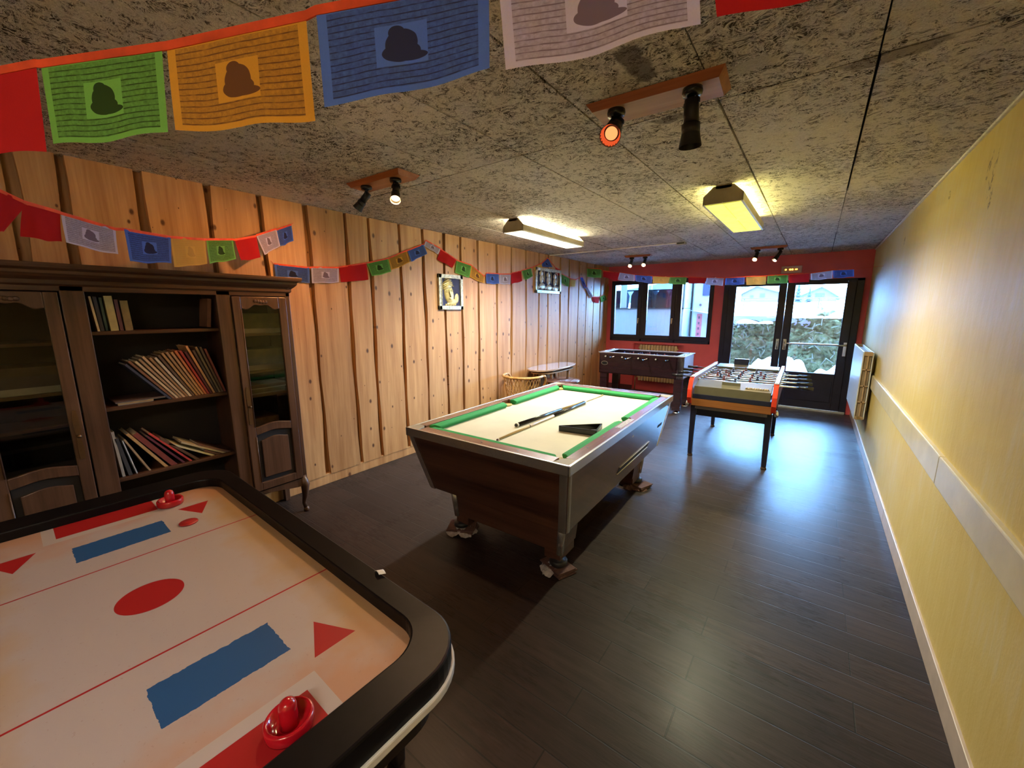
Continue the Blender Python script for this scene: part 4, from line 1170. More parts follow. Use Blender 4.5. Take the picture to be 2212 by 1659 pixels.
def rrect(hx, hy, r, n=10):
    P = []
    for (cx, cy, a0) in ((hx - r, hy - r, 0), (-hx + r, hy - r, 90), (-hx + r, -hy + r, 180), (hx - r, -hy + r, 270)):
        for i in range(n + 1):
            a = R(a0 + 90 * i / n); P.append((cx + r * math.cos(a), cy + r * math.sin(a)))
    return P
fz = lambda a, c, w_: (a, c, w_)
MB().prism(rrect(0.81, 0.40, 0.11), fz, 0.735, 0.76).build('playfield', hockey_mat(), hk)
def ring(outer, inner, z0, z1, name, mat_, zi=None, bev=0.006):
    b = MB(); n = len(outer); zi = z1 if zi is None else zi
    for P, z in ((outer, z0), (outer, z1), (inner, zi), (inner, z0)):
        b.v += [(a, c, z) for a, c in P]
    for q in range(4):
        for i in range(n):
            j = (i + 1) % n; a = q * n; c = ((q + 1) % 4) * n
            b.face((a + i, a + j, c + j, c + i), sm=False)
    return b.build(name, mat_, hk, bev)
ring(rrect(0.895, 0.448, 0.14), rrect(0.790, 0.385, 0.10), 0.742, 0.806, 'rail', pm('black_rail', (0.004, 0.0035, 0.004), 0.42, var=0.3, vs=30, spec=0.18), 0.798)
ring(rrect(0.902, 0.455, 0.147), rrect(0.888, 0.44, 0.135), 0.728, 0.750, 'edge_strip', pm('pale_edge_moulding', (0.62, 0.60, 0.55), 0.25), bev=0.004)
MB().prism(rrect(0.83, 0.41, 0.10), fz, 0.60, 0.742).build('apron', pm('black_apron', (0.02, 0.018, 0.02), 0.4), hk)
for sx_ in (-1, 1):
    for sy in (-1, 1):
        P0 = Vector((sx_ * 0.62, sy * 0.36, 0.62)); P1 = Vector((sx_ * 0.44, sy * 0.50, 0.0))
        b = MB(); hw = 0.045
        b.hexa([(P1.x - hw * .6, P1.y - .02, 0), (P1.x + hw * .6, P1.y - .02, 0), (P1.x + hw * .6, P1.y + .02, 0), (P1.x - hw * .6, P1.y + .02, 0), (P0.x - hw * 1.5, P0.y - .025, P0.z), (P0.x + hw * 1.5, P0.y - .025, P0.z), (P0.x + hw * 1.5, P0.y + .025, P0.z), (P0.x - hw * 1.5, P0.y + .025, P0.z)])
        b.build('leg', BLACK, hk, 0.006)
for sx_ in (-1, 1):   # goal mouths
    MB().box(sx_ * 0.796 - .004, sx_ * 0.796 + .004, -.15, .15, .762, .790).build('goal_slot', pm('void_black', (0.004, 0.004, 0.004), 0.8), hk)
def mallet(x, y, label, s=1.0):
    t = thing('mallet', label, 'mallet', (x, y, 0.761), group='red mallets on the air hockey table')
    M_ = pm('glossy_red_plastic', (0.42, 0.006, 0.014), 0.16, var=0.03, coat=0.3)
    MB().lathe([(0.0, .0), (.048 * s, .0), (.050 * s, .006), (.050 * s, .022), (.046 * s, .027), (.040 * s, .024), (.036 * s, .008), (.022 * s, .006), (0, .006)], n=36).build('base', M_, t)
    MB().lathe([(.020 * s, .004), (.019 * s, .03), (.0185 * s, .050), (.015 * s, .060), (.008 * s, .065), (0, .066)], n=28).build('knob', M_, t)
mallet(-0.765, 0.268, 'red mallet on the near red goal patch of the air hockey table', 0.92)
mallet(-2.165, 0.405, 'red mallet against the rail at the cabinet end of the air hockey table', 0.92)
MB_p = MB().lathe([(0, 0), (.030, 0), (.031, .003), (.030, .005), (0, .005)], (-1.912, 0.402, 0.7605), 30)
tag(MB_p.build('puck', pm('red_puck', (0.36, 0.02, 0.02), 0.4)), 'small flat red puck beside the corner triangle near the cabinet', 'puck')
b = MB().grid(lambda u, v: (-0.998 + 0.032 * u + 0.012 * v, 0.628 + 0.016 * v - 0.006 * u, 0.8075 + 0.010 * math.sin(u * 2.6)), 8, 4, uv=False)
tag(b.build('paper_scrap', pm('white_paper', (0.78, 0.76, 0.72), 0.7), solid=0.0006), 'curled scrap of white paper on the black hockey rail', 'paper')

# ================================================================== DISPLAY CABINET (local: x depth, front at 0; y along the wall; origin floor)
random.seed(21)
OAK = wood('dark_stained_oak', (0.045, 0.020, 0.011), (0.12, 0.060, 0.035), 2, 1.3, 0.33, 0.10, spec=0.5)
OAKH = wood('dark_stained_oak_rail', (0.040, 0.017, 0.009), (0.11, 0.048, 0.024), 1, 1.3, 0.36, 0.10, spec=0.5)
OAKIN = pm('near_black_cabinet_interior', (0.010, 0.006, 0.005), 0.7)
cb = thing('display_cabinet', 'dark oak bookcase cabinet with glazed side doors and open middle shelves', 'cabinet', (-3.12, 0.665, 0))
DP = 0.355
fx = lambda a, c, w_: (w_, a, c)        # polygon in (y,z), extruded in x
ys_ = (-0.755, -0.365, -0.29, 0.30, 0.375, 0.765)
b = MB()
b.box(-DP, -0.01, -0.765, -0.745, 0.30, 1.72); b.box(-DP, -0.01, 0.745, 0.765, 0.30, 1.72)      # sides
b.box(-DP, -0.02, -0.345, -0.325, 0.28, 1.72); b.box(-DP, -0.02, 0.325, 0.345, 0.28, 1.72)      # partitions
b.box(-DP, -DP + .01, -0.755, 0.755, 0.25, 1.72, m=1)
b.box(-DP, -0.01, -0.755, 0.755, 0.25, 0.275); b.box(-DP, -0.01, -0.755, 0.755, 1.70, 1.72)
b.build('carcass', [OAK, OAKIN], cb, 0.002)
b = MB()
for (y0, y1) in ((-0.765, -0.735), (-0.375, -0.285), (0.305, 0.385), (0.735, 0.765)): b.box(-0.03, 0.0, y0, y1, 0.27, 1.72)
b.build('stile', OAK, cb, 0.004)
MB().box(-0.03, 0.0, -0.765, 0.765, 1.69, 1.735).build('top_rail', OAKH, cb, 0.003)
# cornice, stepped moulding wrapping front and ends
prof = [(0.0, 1.715), (0.012, 1.725), (0.012, 1.745), (0.03, 1.76), (0.042, 1.775), (0.044, 1.79), (0.066, 1.80), (0.07, 1.812), (0.07, 1.825), (-0.05, 1.825), (-0.05, 1.715)]
b = MB(); k = 0
for (yy, s_) in ((-0.765, -1), (0.765, 1)):
    for (o_, z) in prof: b.v.append((o_, yy + s_ * max(0, o_), z))
n = len(prof)
for i in range(n): b.face((i, (i + 1) % n, n + (i + 1) % n, n + i))
b.face(range(n)[::-1]); b.face(range(n, 2 * n))
for s_ in (-1, 1):
    k = len(b.v)
    for xx in (-DP, 0.0):
        for (o_, z) in prof: b.v.append((xx + (max(0, o_) if xx == 0.0 else 0), s_ * (0.765 + o_), z))
    for i in range(n): b.face((k + i, k + (i + 1) % n, k + n + (i + 1) % n, k + n + i))
    b.face([k + i for i in range(n)]); b.face([k + n + i for i in range(n)])
b.box(-DP, 0.0, -0.765, 0.765, 1.80, 1.824)
b.build('cornice', OAKH, cb, 0.002)
# shelves
for (z, nm) in ((1.478, 0), (1.045, 0), (0.618, 0)):
    MB().box(-DP + .01, -0.055, -0.325, 0.325, z - .022, z).build('shelf', OAKH, cb, 0.004)
for s_ in (-1, 1):
    for z in (1.43, 1.165, 0.99, 0.62): MB().box(-DP + .01, -0.06, min(s_ * .345, s_ * .745), max(s_ * .345, s_ * .745), z - .018, z).build('shelf', wood('lighter_side_shelf', (0.14, 0.09, 0.04), (0.22, 0.15, 0.075), 1, 1.2, 0.4, 0.05) if s_ > 0 else OAKH, cb, 0.003)
# doors
def door(yc, hs):
    hw = 0.172; z0, z1 = 0.295, 1.685; sw = 0.052
    d = thing('door', None, None, (0, 0, 0)); d.parent = cb; d.location = (0, yc, 0)
    b = MB()
    b.box(-.012, .012, -hw, -hw + sw, z0, z1); b.box(-.012, .012, hw - sw, hw, z0, z1)
    iw = hw - sw
    # top rail with a shaped lower edge
    lo = [(-iw + 2 * iw * t, 1.600 + 0.030 * math.sin(max(0, min(1, (t - .12) / .76)) * math.pi) + 0.010 * math.cos(t * 6 * math.pi) * 0.5) for t in [i / 20 for i in range(21)]]
    b.prism(lo + [(iw, z1), (-iw, z1)], fx, -.012, .012)
    mid_t = [(-iw + 2 * iw * t, 0.770 + 0.018 * math.sin(t * math.pi) ** 1.5) for t in [i / 16 for i in range(17)]]
    mid_b = [(-iw + 2 * iw * t, 0.712 + 0.018 * math.sin(t * math.pi) ** 1.5) for t in [i / 16 for i in range(17)]]
    b.prism(mid_b + mid_t[::-1], fx, -.012, .012)
    b.box(-.012, .012, -iw, iw, z0, 0.352)
    b.build('door_frame', OAK, d, 0.004)
    b = MB()
    pt_ = [(-iw + .028 + 2 * (iw - .028) * t, 0.665 + 0.018 * math.sin(t * math.pi) ** 1.5) for t in [i / 16 for i in range(17)]]
    b.prism([(-iw + .028, 0.385), (iw - .028, 0.385)] + pt_[::-1], fx, -.008, .008)
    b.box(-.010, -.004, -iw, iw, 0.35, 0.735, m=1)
    b.build('door_panel', [OAK, OAKIN], d, 0.007)
    MB().box(-.004, -.001, -iw - .004, iw + .004, 0.765, 1.655).build('glass_pane', glass('cabinet_glass', (0.80, 0.80, 0.74), 0.03), d)
    kp = MB().prism([(hs * (hw - .026) + a, c) for a, c in ((-.010, .80), (.010, .80), (.012, .86), (.007, .92), (.012, .97), (.012, 1.03), (.006, 1.07), (-.006, 1.07), (-.012, 1.03), (-.012, .97), (-.007, .92), (-.012, .86))], fx, .011, .015)
    kp.lathe([(0, 0), (.006, 0), (.006, .012), (.010, .018), (.008, .024), (0, .026)], (.014, hs * (hw - .026), 0.93), 14, M=Matrix.Rotation(R(90), 3, 'Y'))
    kp.build('escutcheon', pm('aged_brass', (0.16, 0.09, 0.04), 0.4, 0.7), d)
    cv = MB()
    for q in range(5): cv.lathe([(.0, 0), (.013, 0), (.010, .005), (.004, .007), (0, .007)], (.011, (q - 2) * .017, 1.652 + .004 * math.cos(q)), 10, M=Matrix.Rotation(R(90), 3, 'Y'))
    cv.build('carved_shell', OAK, d)
    # bead that catches the light
    MB().tube([(.012, -iw - .004, 0.775), (.012, -iw - .004, 1.60)], 0.004, 6).tube([(.012, -iw - .004, 0.36), (.012, -iw - .004, 0.70)], 0.004, 6).build('glazing_bead', OAK, d)
    return d
door(0.560, -1); door(-0.555, 1)
# aprons and curved legs
def apron(y0, y1):
    ts = [i / 20 for i in range(21)]
    lo = [(y0 + (y1 - y0) * t, 0.245 - 0.045 * math.cos(t * 2 * math.pi) ** 2 + 0.02) for t in ts]
    return MB().prism(lo + [(y1, 0.285), (y0, 0.285)], fx, -.025, .004)
apron(-0.765, 0.765).build('apron', OAK, cb, 0.003)
for yy in (-0.735, 0.735):
    s_ = 1 if yy > 0 else -1
    b = MB().tube([(-.022, yy, .30), (-.006, yy + s_ * .012, .22), (-.010, yy + s_ * .006, .14), (-.022, yy - s_ * .004, .07), (-.014, yy + s_ * .004, .03)], [.030, .033, .022, .014, .016], 12)
    b.lathe([(0, 0), (.018, 0), (.022, .012), (.020, .028), (.012, .038), (0, .04)], (-.012, yy + s_ * .006, 0), 14)
    b.build('leg', OAK, cb)
    MB().box(-DP + .0, -DP + .04, yy - .02, yy + .02, 0, .26).build('leg', OAK, cb, 0.004)

# ---- books (x front edge -3.19; y positions in the room)
BKC = {}
def bmat(col, nm): return pm('book_' + nm, col, 0.6, var=0.15, vs=25)
PAGE = pm('book_pages', (0.55, 0.48, 0.36), 0.85, var=0.1, vs=80)
def book(y, z, ang, t, h, d, col, nm, label, xf=-3.20, group=None):
    """base far corner at y on the shelf, leaning towards -y by ang; spine faces the room"""
    o = thing('book', label, 'book', (xf, y, z + 0.001), rot=(R(ang), 0, 0), group=group)
    # local: spine at x=0, thickness along -y, height z
    b = MB().box(-d, 0, -t, -t + .0018, 0, h).box(-d, 0, -.0018, 0, 0, h).box(-.0025, 0.0, -t, 0, 0, h)
    b.build('cover', bmat(col, nm), o, 0.0008)
    MB().box(-d + .004, -.003, -t + .0018, -.0018, .004, h - .004).build('pages', PAGE, o)
    return o
cols2 = [((.05, .06, .11), 'navy', 'navy'), ((.22, .10, .05), 'brown', 'brown'), ((.60, .45, .28), 'cream', 'cream'), ((.36, .22, .12), 'tan', 'tan'), ((.55, .38, .24), 'pale_tan', 'pale tan'),
         ((.32, .19, .09), 'ochre_brown', 'ochre brown'), ((.62, .52, .40), 'ivory', 'ivory'), ((.12, .07, .04), 'dark_brown', 'dark brown'), ((.42, .25, .11), 'amber', 'amber'), ((.34, .20, .10), 'sand', 'sand'),
         ((.45, .26, .13), 'light_amber', 'light amber'), ((.50, .16, .06), 'rust', 'rust'), ((.36, .04, .035), 'red', 'red'), ((.10, .02, .03), 'maroon', 'maroon'), ((.52, .28, .15), 'peach', 'peach'), ((.07, .05, .05), 'black_brown', 'black-brown'), ((.20, .15, .10), 'grey_brown', 'grey-brown'), ((.14, .09, .07), 'umber', 'umber'), ((.24, .06, .05), 'wine', 'wine')]
N = len(cols2); y = 0.672
for i, (c, nm, word) in enumerate(cols2):
    ang = 37 - 22 * (i / (N - 1)) ** 0.9
    t = 0.0125
    h = [0.30, 0.315, 0.305, 0.315, 0.325, 0.31, 0.305, 0.315, 0.325, 0.325, 0.32, 0.325, 0.32, 0.31, 0.345, 0.31, 0.33, 0.325, 0.31][i]
    ordn = 'lowest and leftmost, lying almost against the gap' if i == 0 else None
    nb = cols2[i - 1][2] if i else None
    lab = f'slim {word} book on the middle open shelf' + (f', right of the {nb} one' if nb else ', first of the leaning row')
    book(y + t / math.cos(R(ang)), 1.045, ang, t, h, 0.20, c, nm, lab)
    y += t / math.cos(R(ang)) + 0.0025
# bottom shelf
low = [(0.418, 3, .014, .28, (.50, .45, .36), 'stone', 'stone grey book standing by the left end of the lower open shelf'),
       (0.450, 8, .018, .24, (.05, .05, .055), 'charcoal', 'charcoal book leaning slightly near the left end of the lower open shelf'),
       (0.473, 10, .006, .22, (.60, .62, .66), 'silver', 'thin silver-edged booklet beside the charcoal book on the lower open shelf'),
       (0.535, 22, .010, .24, (.42, .28, .16), 'fawn', 'slim fawn book right of the silver-edged booklet on the lower open shelf'),
       (0.618, 31, .016, .30, (.50, .30, .12), 'honey', 'thick honey-coloured book leaning on the lower open shelf'),
       (0.665, 33, .028, .30, (.20, .04, .03), 'oxblood', 'wide oxblood book resting on the honey-coloured one'),
       (0.705, 36, .012, .27, (.14, .03, .05), 'plum', 'slim plum book between the oxblood and the bright red one'),
       (0.742, 38, .012, .30, (.55, .06, .05), 'scarlet', 'bright red book leaning in the middle of the lower open shelf'),
       (0.780, 42, .016, .26, (.12, .06, .03), 'chocolate', 'chocolate brown book leaning right of the bright red one')]
for (yy, ang, t, h, c, nm, lab) in low: book(yy, 0.618, ang, t, h, 0.20, c, nm, lab)
for (yy, ang, t, h, c, nm, lab) in ((0.868, 57, .012, .28, (.62, .56, .34), 'pale_yellow', 'pale yellow book lying aslant on the lower open shelf'),
                                     (0.902, 58, .014, .10, (.16, .08, .05), 'coffee', 'coffee brown book aslant between the two pale ones'),
                                     (0.934, 59, .012, .27, (.56, .48, .30), 'buff', 'buff book aslant above the pale yellow one'),
                                     (0.962, 60, .012, .20, (.20, .10, .07), 'russet', 'russet book at the far right of the lower open shelf')):
    book(yy, 0.618, ang, t, min(h, .27), 0.20, c, nm, lab)
# top shelf
for (yy, ang, t, h, c, nm, lab, xf) in ((0.420, 4, .010, .19, (.55, .42, .22), 'straw', 'thin straw-coloured book at the left end of the top open shelf', -3.17),
                                     (0.442, 3, .016, .19, (.03, .03, .035), 'black', 'black book second on the top open shelf', -3.20),
                                     (0.459, 2, .012, .185, (.03, .06, .055), 'dark_teal', 'dark teal book between the black and the parchment one', -3.20),
                                     (0.500, 2, .034, .195, (.36, .30, .12), 'parchment', 'thick parchment-coloured book with rounded top on the top open shelf', -3.19),
                                     (0.522, 2, .016, .175, (.10, .03, .03), 'dark_red', 'dark red book right of the thick parchment one', -3.20),
                                     (0.563, 2, .034, .170, (.20, .14, .05), 'moss', 'moss brown thick book ending the row on the top open shelf', -3.20),
                                     (0.945, -7, .022, .185, (.20, .09, .06), 'chestnut', 'chestnut book standing alone at the right end of the top open shelf', -3.20)):
    if ang < 0:
        o = book(yy, 1.478, ang, t, h, 0.15, c, nm, lab, xf)
        o.location[2] += t * math.sin(R(-ang)) + 0.001
    else: book(yy, 1.478, ang, t, h, 0.15, c, nm, lab, xf)
def flatbox(x0, x1, y0, y1, z, h, col, nm, label, cat='box', name='board_game_box'):
    t = thing(name, label, cat, ((x0 + x1) / 2, (y0 + y1) / 2, z + .001))
    hx, hy = (x1 - x0) / 2, (y1 - y0) / 2
    MB().box(-hx + .002, hx - .002, -hy + .002, hy - .002, 0, h * .6).build('tray', pm('box_tray_card', (.45, .42, .36), .8), t)
    MB().box(-hx, hx, -hy, hy, h * .25, h).build('lid', pm('boxlid_' + nm, col, 0.5, var=0.3, vs=18), t, 0.001)
flatbox(-3.42, -3.20, 0.44, 0.60, 1.045, .012, (.35, .24, .12), 'kraft', 'flat tan folder lying left of the leaning books', 'folder', 'folder')
flatbox(-3.44, -3.20, 0.43, 0.66, 1.045 + .013, .010, (.10, .06, .05), 'umber', 'dark folder lying on the tan folder by the leaning books', 'folder', 'folder')
cx0, cx1 = -3.44, -3.20
flatbox(cx0, cx1, 1.05, 1.38, 1.43, .14, (.13, .125, .045), 'olive_yellow', 'olive-yellow box on the upper shelf behind the right glass door')
flatbox(cx0, cx1, 1.04, 1.39, 1.165, .15, (.14, .13, .055), 'mustard', 'mustard box on the second shelf behind the right glass door')
flatbox(cx0, cx1, 1.05, 1.37, .99, .035, (.20, .18, .12), 'taupe', 'flat taupe box, upper of two behind the right glass door')
flatbox(cx0, cx1, 1.04, 1.39, .99 + .036, .03, (.17, .14, .10), 'wheat', 'flat wheat-coloured box stacked on the taupe one behind glass')
flatbox(cx0, cx1, 1.05, 1.37, .62, .03, (.30, .18, .10), 'cinnamon', 'cinnamon box low behind the right glass door')
flatbox(cx0, cx1, 1.05, 1.30, .62 + .031, .16, (.15, .08, .05), 'terracotta', 'tall terracotta box on the cinnamon one behind the right glass door')
flatbox(cx0, cx1, -0.05, 0.24, 1.165, .14, (.06, .035, .018), 'bronze', 'bronze box dimly seen behind the left glass door')
flatbox(cx0, cx1, -0.05, 0.26, .62, .12, (.05, .035, .03), 'espresso', 'espresso brown box low behind the left glass door')

# ================================================================== TABLE AND RATTAN BY THE WALL
RATT = wood('honey_rattan', (0.42, 0.20, 0.05), (0.66, 0.38, 0.13), 2, 2, 0.35, 0.05, spec=0.6)
RATD = wood('dark_rattan', (0.10, 0.045, 0.030), (0.20, 0.10, 0.075), 2, 2, 0.35, 0.05, spec=0.6)
TOPM = wood('lacquered_beech_top', (0.34, 0.22, 0.15), (0.46, 0.33, 0.24), 1, 0.8, 0.12, 0.02, spec=0.8, coat=0.6)
t = thing('cafe_table', 'round-edged lacquered beech table against the wooden wall behind the pool table', 'table', (-3.25, 5.40, 0))
se = lambda c_, p_: math.copysign(abs(c_) ** p_, c_)
poly = [(0, 0)] + [(0.005 + 0.225 * se(math.sin(R(q * 9)), .72), -0.57 * se(math.cos(R(q * 9)), .8)) for q in range(40)] + [(0, 0)]
MB().prism(poly[1:-1], fz, 0.705, 0.73).build('table_top', TOPM, t, 0.006)
MB().prism([(a * .9, c * .86) for a, c in poly[1:-1]], fz, 0.66, 0.675).box(-.16, .14, -.28, -.26, .64, .705).box(-.16, .14, .26, .28, .64, .705).build('apron', wood('pale_beech_rail', (0.48, 0.34, 0.22), (0.62, 0.47, 0.32), 1, 1, .4, .03), t, 0.003)
for (a, c) in ((0.14, -.27), (0.14, .27), (-.15, -.32), (-.15, .32)):
    MB().cyl((a, c, 0.0), (a * .95, c * .95, 0.705), 0.017, 0.024, 14).build('leg', wood('beech_leg', (0.30, 0.17, 0.09), (0.42, 0.27, 0.15), 2, 1, .35, .03), t)


def rattan_chair(name, label, cat, loc, rz, mat_, group):
    t = thing(name, label, cat, loc, rz, group)
    Rr = 0.27; zt, zs = 0.715, 0.40
    # tub back runs round the -y side (towards the camera); arms sweep down to the front
    def rim(a, dz=0): return (Rr * math.cos(a) * 1.0, Rr * math.sin(a), zt + dz)
    an = [R(180 - 10 + q * (200 / 24)) for q in range(25)]
    MB().tube([rim(a) for a in an], 0.018, 10).build('back_rim', mat_, t)
    arm = MB()
    for s_ in (-1, 1):
        a = an[0] if s_ < 0 else an[-1]; p = Vector(rim(a))
        arm.tube([p, p + Vector((s_ * .012, .07, -.01)), p + Vector((s_ * .0, .14, -.07)), p + Vector((-s_ * .03, .13, -.18)), p + Vector((-s_ * .05, .12, -.30))], 0.015, 10)
    arm.build('arm', mat_, t)
    lat = MB()
    for q in range(17):
        a0 = R(178 + q * 11)
        for dd in (24, -24):
            a1 = a0 + R(dd)
            pts = []
            for k_ in range(7):
                f_ = k_ / 6; a = a0 + (a1 - a0) * f_; rr = Rr - .008 - .045 * f_
                pts.append((rr * math.cos(a), rr * math.sin(a), zt - .012 - (zt - zs - .03) * f_))
            lat.tube(pts, 0.0055, 6)
    lat.build('back_lattice', mat_, t)
    MB().tube([((Rr - .05) * math.cos(R(q * 15)), (Rr - .05) * math.sin(R(q * 15)), zs) for q in range(24)], 0.017, 10, closed=True).lathe([(0, zs - .005), (Rr - .06, zs - .005), (Rr - .06, zs + .012), (0, zs + .018)], n=28).build('seat', mat_, t)
    for (sx_, sy) in ((-1, -1), (1, -1), (-1, 1), (1, 1)):
        MB().cyl((sx_ * .19, sy * .19, 0), (sx_ * .155, sy * .155, zs), 0.015, 0.017, 12).build('leg', mat_, t)
    MB().tube([(.17 * math.cos(R(q * 20)), .17 * math.sin(R(q * 20)), .16) for q in range(18)], 0.010, 8, closed=True).build('stretcher', mat_, t)
    return t
rattan_chair('rattan_chair', 'honey rattan tub chair with woven back beside the wooden wall', 'chair', (-3.13, 4.42, 0), R(12), RATT, 'rattan tub chairs')
t = thing('rattan_side_table', 'low dark round rattan side table tucked by the pool table\'s far corner', 'side table', (-2.87, 5.04, 0))
MB().lathe([(0, .575), (.25, .575), (.262, .583), (.262, .597), (.25, .602), (0, .602)], n=40).build('table_top', wood('dark_glossy_top', (0.07, 0.025, 0.020), (0.13, 0.055, 0.045), 0, 1, .14, .02, spec=.8, coat=.5), t)
lat = MB()
for q in range(20):
    for dd in (26, -26):
        a0 = R(q * 18); lat.tube([(.225 * math.cos(a0 + R(dd * k_ / 5)), .225 * math.sin(a0 + R(dd * k_ / 5)), .57 - .19 * k_ / 5) for k_ in range(6)], 0.006, 6)
lat.build('lattice_skirt', RATT, t)
MB().tube([(.225 * math.cos(R(q * 15)), .225 * math.sin(R(q * 15)), .375) for q in range(24)], 0.012, 8, closed=True).build('lower_ring', RATD, t)
for q in range(4):
    a = R(45 + q * 90); MB().cyl((.20 * math.cos(a), .20 * math.sin(a), 0), (.20 * math.cos(a), .20 * math.sin(a), .575), .014, n=12).build('leg', RATD, t)

# ================================================================== RADIATORS
CRM = pm('cream_radiator_enamel', (0.66, 0.50, 0.29), 0.45, var=0.05)
t = thing('radiator', 'cream column radiator in the niche below the window', 'radiator', (-2.405, 7.93, 0))
n_ = 13
for q in range(n_):
    x = -0.36 + 0.72 * (q + .5) / n_
    b = MB().box(x - .024, x + .024, -.035, .035, .20, .925).build('column', CRM, t, 0.018, seg=3)
MB().cyl((-.38, 0, .27), (.38, 0, .27), .016, n=12).cyl((-.38, 0, .86), (.38, 0, .86), .016, n=12).build('header_pipe', CRM, t)
MB().cyl((-.43, 0, .27), (-.37, 0, .27), .012, n=10).cyl((-.42, 0, 0.0), (-.42, 0, .28), .010, n=10).build('valve', pm('brass_valve', (.35, .25, .12), .4, .8), t)
MB().box(-.30, -.27, .03, .056, .3, .34).box(.27, .30, .03, .056, .3, .34).build('bracket', CRM, t)
PANEL = pm('white_radiator_enamel', (0.62, 0.62, 0.60), 0.32, var=0.03)
t = thing('radiator', 'white flat panel radiator on the yellow wall near the door', 'radiator', (0.50, 6.45, 0))
MB().box(-.052, -.040, -.66, .66, .385, 1.145).build('front_panel', PANEL, t, 0.005)
MB().box(.028, .040, -.655, .655, .39, 1.14).build('back_panel', PANEL, t, 0.005)
b = MB().box(-.040, .028, -.655, .655, 1.10, 1.112)
for q in range(44): b.box(-.036, .024, -.64 + q * .0295, -.637 + q * .0295, .42, 1.10)
b.build('convector_fins', pm('dusty_fins', (.30, .22, .15), .6), t)
b = MB()
for yy in (-.66, .655):
    b.box(-.04, .028, yy, yy + .006, .385, .42); b.box(-.04, .028, yy, yy + .006, 1.10, 1.145); b.box(-.012, .0, yy, yy + .006, .42, 1.10)
    for z in (.58, .76, .94): b.box(-.04, .028, yy, yy + .006, z, z + .014)
b.build('end_grille', pm('tan_end_grille', (.42, .28, .17), .5), t)
b = MB().cyl((-.01, -.70, .41), (-.01, -.655, .41), .014, n=12)
b.box(.04, .0725, -.45, -.41, .45, 1.05).box(.04, .0725, .41, .45, .45, 1.05)
b.build('bracket', pm('brass_valve', (.35, .25, .12), .4, .8), t)

# ================================================================== WALL PICTURES
SILV = pm('silver_gold_frame', (0.52, 0.50, 0.36), 0.35, 0.35, var=0.45, vs=34, bump=0.3, bs=60)
GOLD = pm('gold_relief', (0.62, 0.50, 0.20), 0.38, 0.4, var=0.15, vs=30)
NAVB = pm('navy_felt', (0.03, 0.035, 0.09), 0.9)
# local frame: x out of the wall, y along, z up
def picture(label, y0, y1, z0, z1, relief):
    cy, cz = (y0 + y1) / 2, (z0 + z1) / 2; hy, hz = (y1 - y0) / 2, (z1 - z0) / 2; fw = 0.045
    t = thing('relief_picture', label, 'picture', (XL + 0.040, cy, cz), group='gold relief pictures on the wooden wall')
    b = MB().box(0, .028, -hy, hy, hz - fw, hz).box(0, .028, -hy, hy, -hz, -hz + fw).box(0, .028, -hy, -hy + fw, -hz, hz).box(0, .028, hy - fw, hy, -hz, hz)
    b.box(.028, .034, -hy + fw - .008, -hy + fw, -hz + fw, hz - fw).box(.028, .034, hy - fw, hy - fw + .008, -hz + fw, hz - fw)
    b.build('frame', SILV, t, 0.006)
    MB().box(0, .012, -hy + fw, hy - fw, -hz + fw, hz - fw).build('backing', NAVB, t)
    relief(t, hy - fw, hz - fw)
    return t
def ellp(b, cy, cz, ry, rz, th, rot=0, n=20, x0=.011, L=5):
    M_ = Matrix.Rotation(R(rot), 3, 'X')
    k = len(b.v)
    for q in range(L + 1):
        f_ = q / L; r = math.cos(f_ * math.pi / 2 * .97)
        for i in range(n):
            a = 2 * math.pi * i / n
            p = M_ @ Vector((0, ry * r * math.cos(a), rz * r * math.sin(a)))
            b.v.append((x0 + th * math.sin(f_ * math.pi / 2), cy + p.y, cz + p.z))
    for q in range(L):
        for i in range(n):
            j = (i + 1) % n; b.face((k + q * n + i, k + q * n + j, k + (q + 1) * n + j, k + (q + 1) * n + i), sm=True)
    b.face([k + L * n + i for i in range(n)])
def face_relief(t, hy, hz):
    b = MB()
    ellp(b, -.03, -.02, .075, .120, .022, 14)            # face
    ellp(b, -.055, .075, .085, .062, .026, 20)           # turban mass
    ellp(b, .03, -.115, .10, .035, .014, 15); ellp(b, .095, -.07, .035, .06, .012, -10)
    for q in range(5): b.tube([(.034 - q * .002, -.13 + q * .004, .05 + q * .022), (.040, -.06, .085 + q * .018), (.032, .03 - q * .012, .07 + q * .022)], 0.005, 6)
    b.tube([(.032, -.045, .03), (.040, -.040, -.01), (.044, -.030, -.045), (.036, -.022, -.052)], 0.006, 8)     # nose
    for (y, z) in ((-.072, .012), (.0, .020)):
        b.tube([(.032, y - .018, z), (.037, y, z + .008), (.034, y + .018, z)], .0035, 6); b.tube([(.031, y - .016, z - .014), (.036, y, z - .008), (.033, y + .016, z - .014)], .003, 6)
    b.tube([(.032, -.045, -.078), (.036, -.030, -.074), (.033, -.012, -.080)], .0045, 6)
    for q in range(6): ellp(b, -.08 + q * .03, -.145 + .006 * (q % 2), .014, .014, .010)
    b.build('relief', GOLD, t)
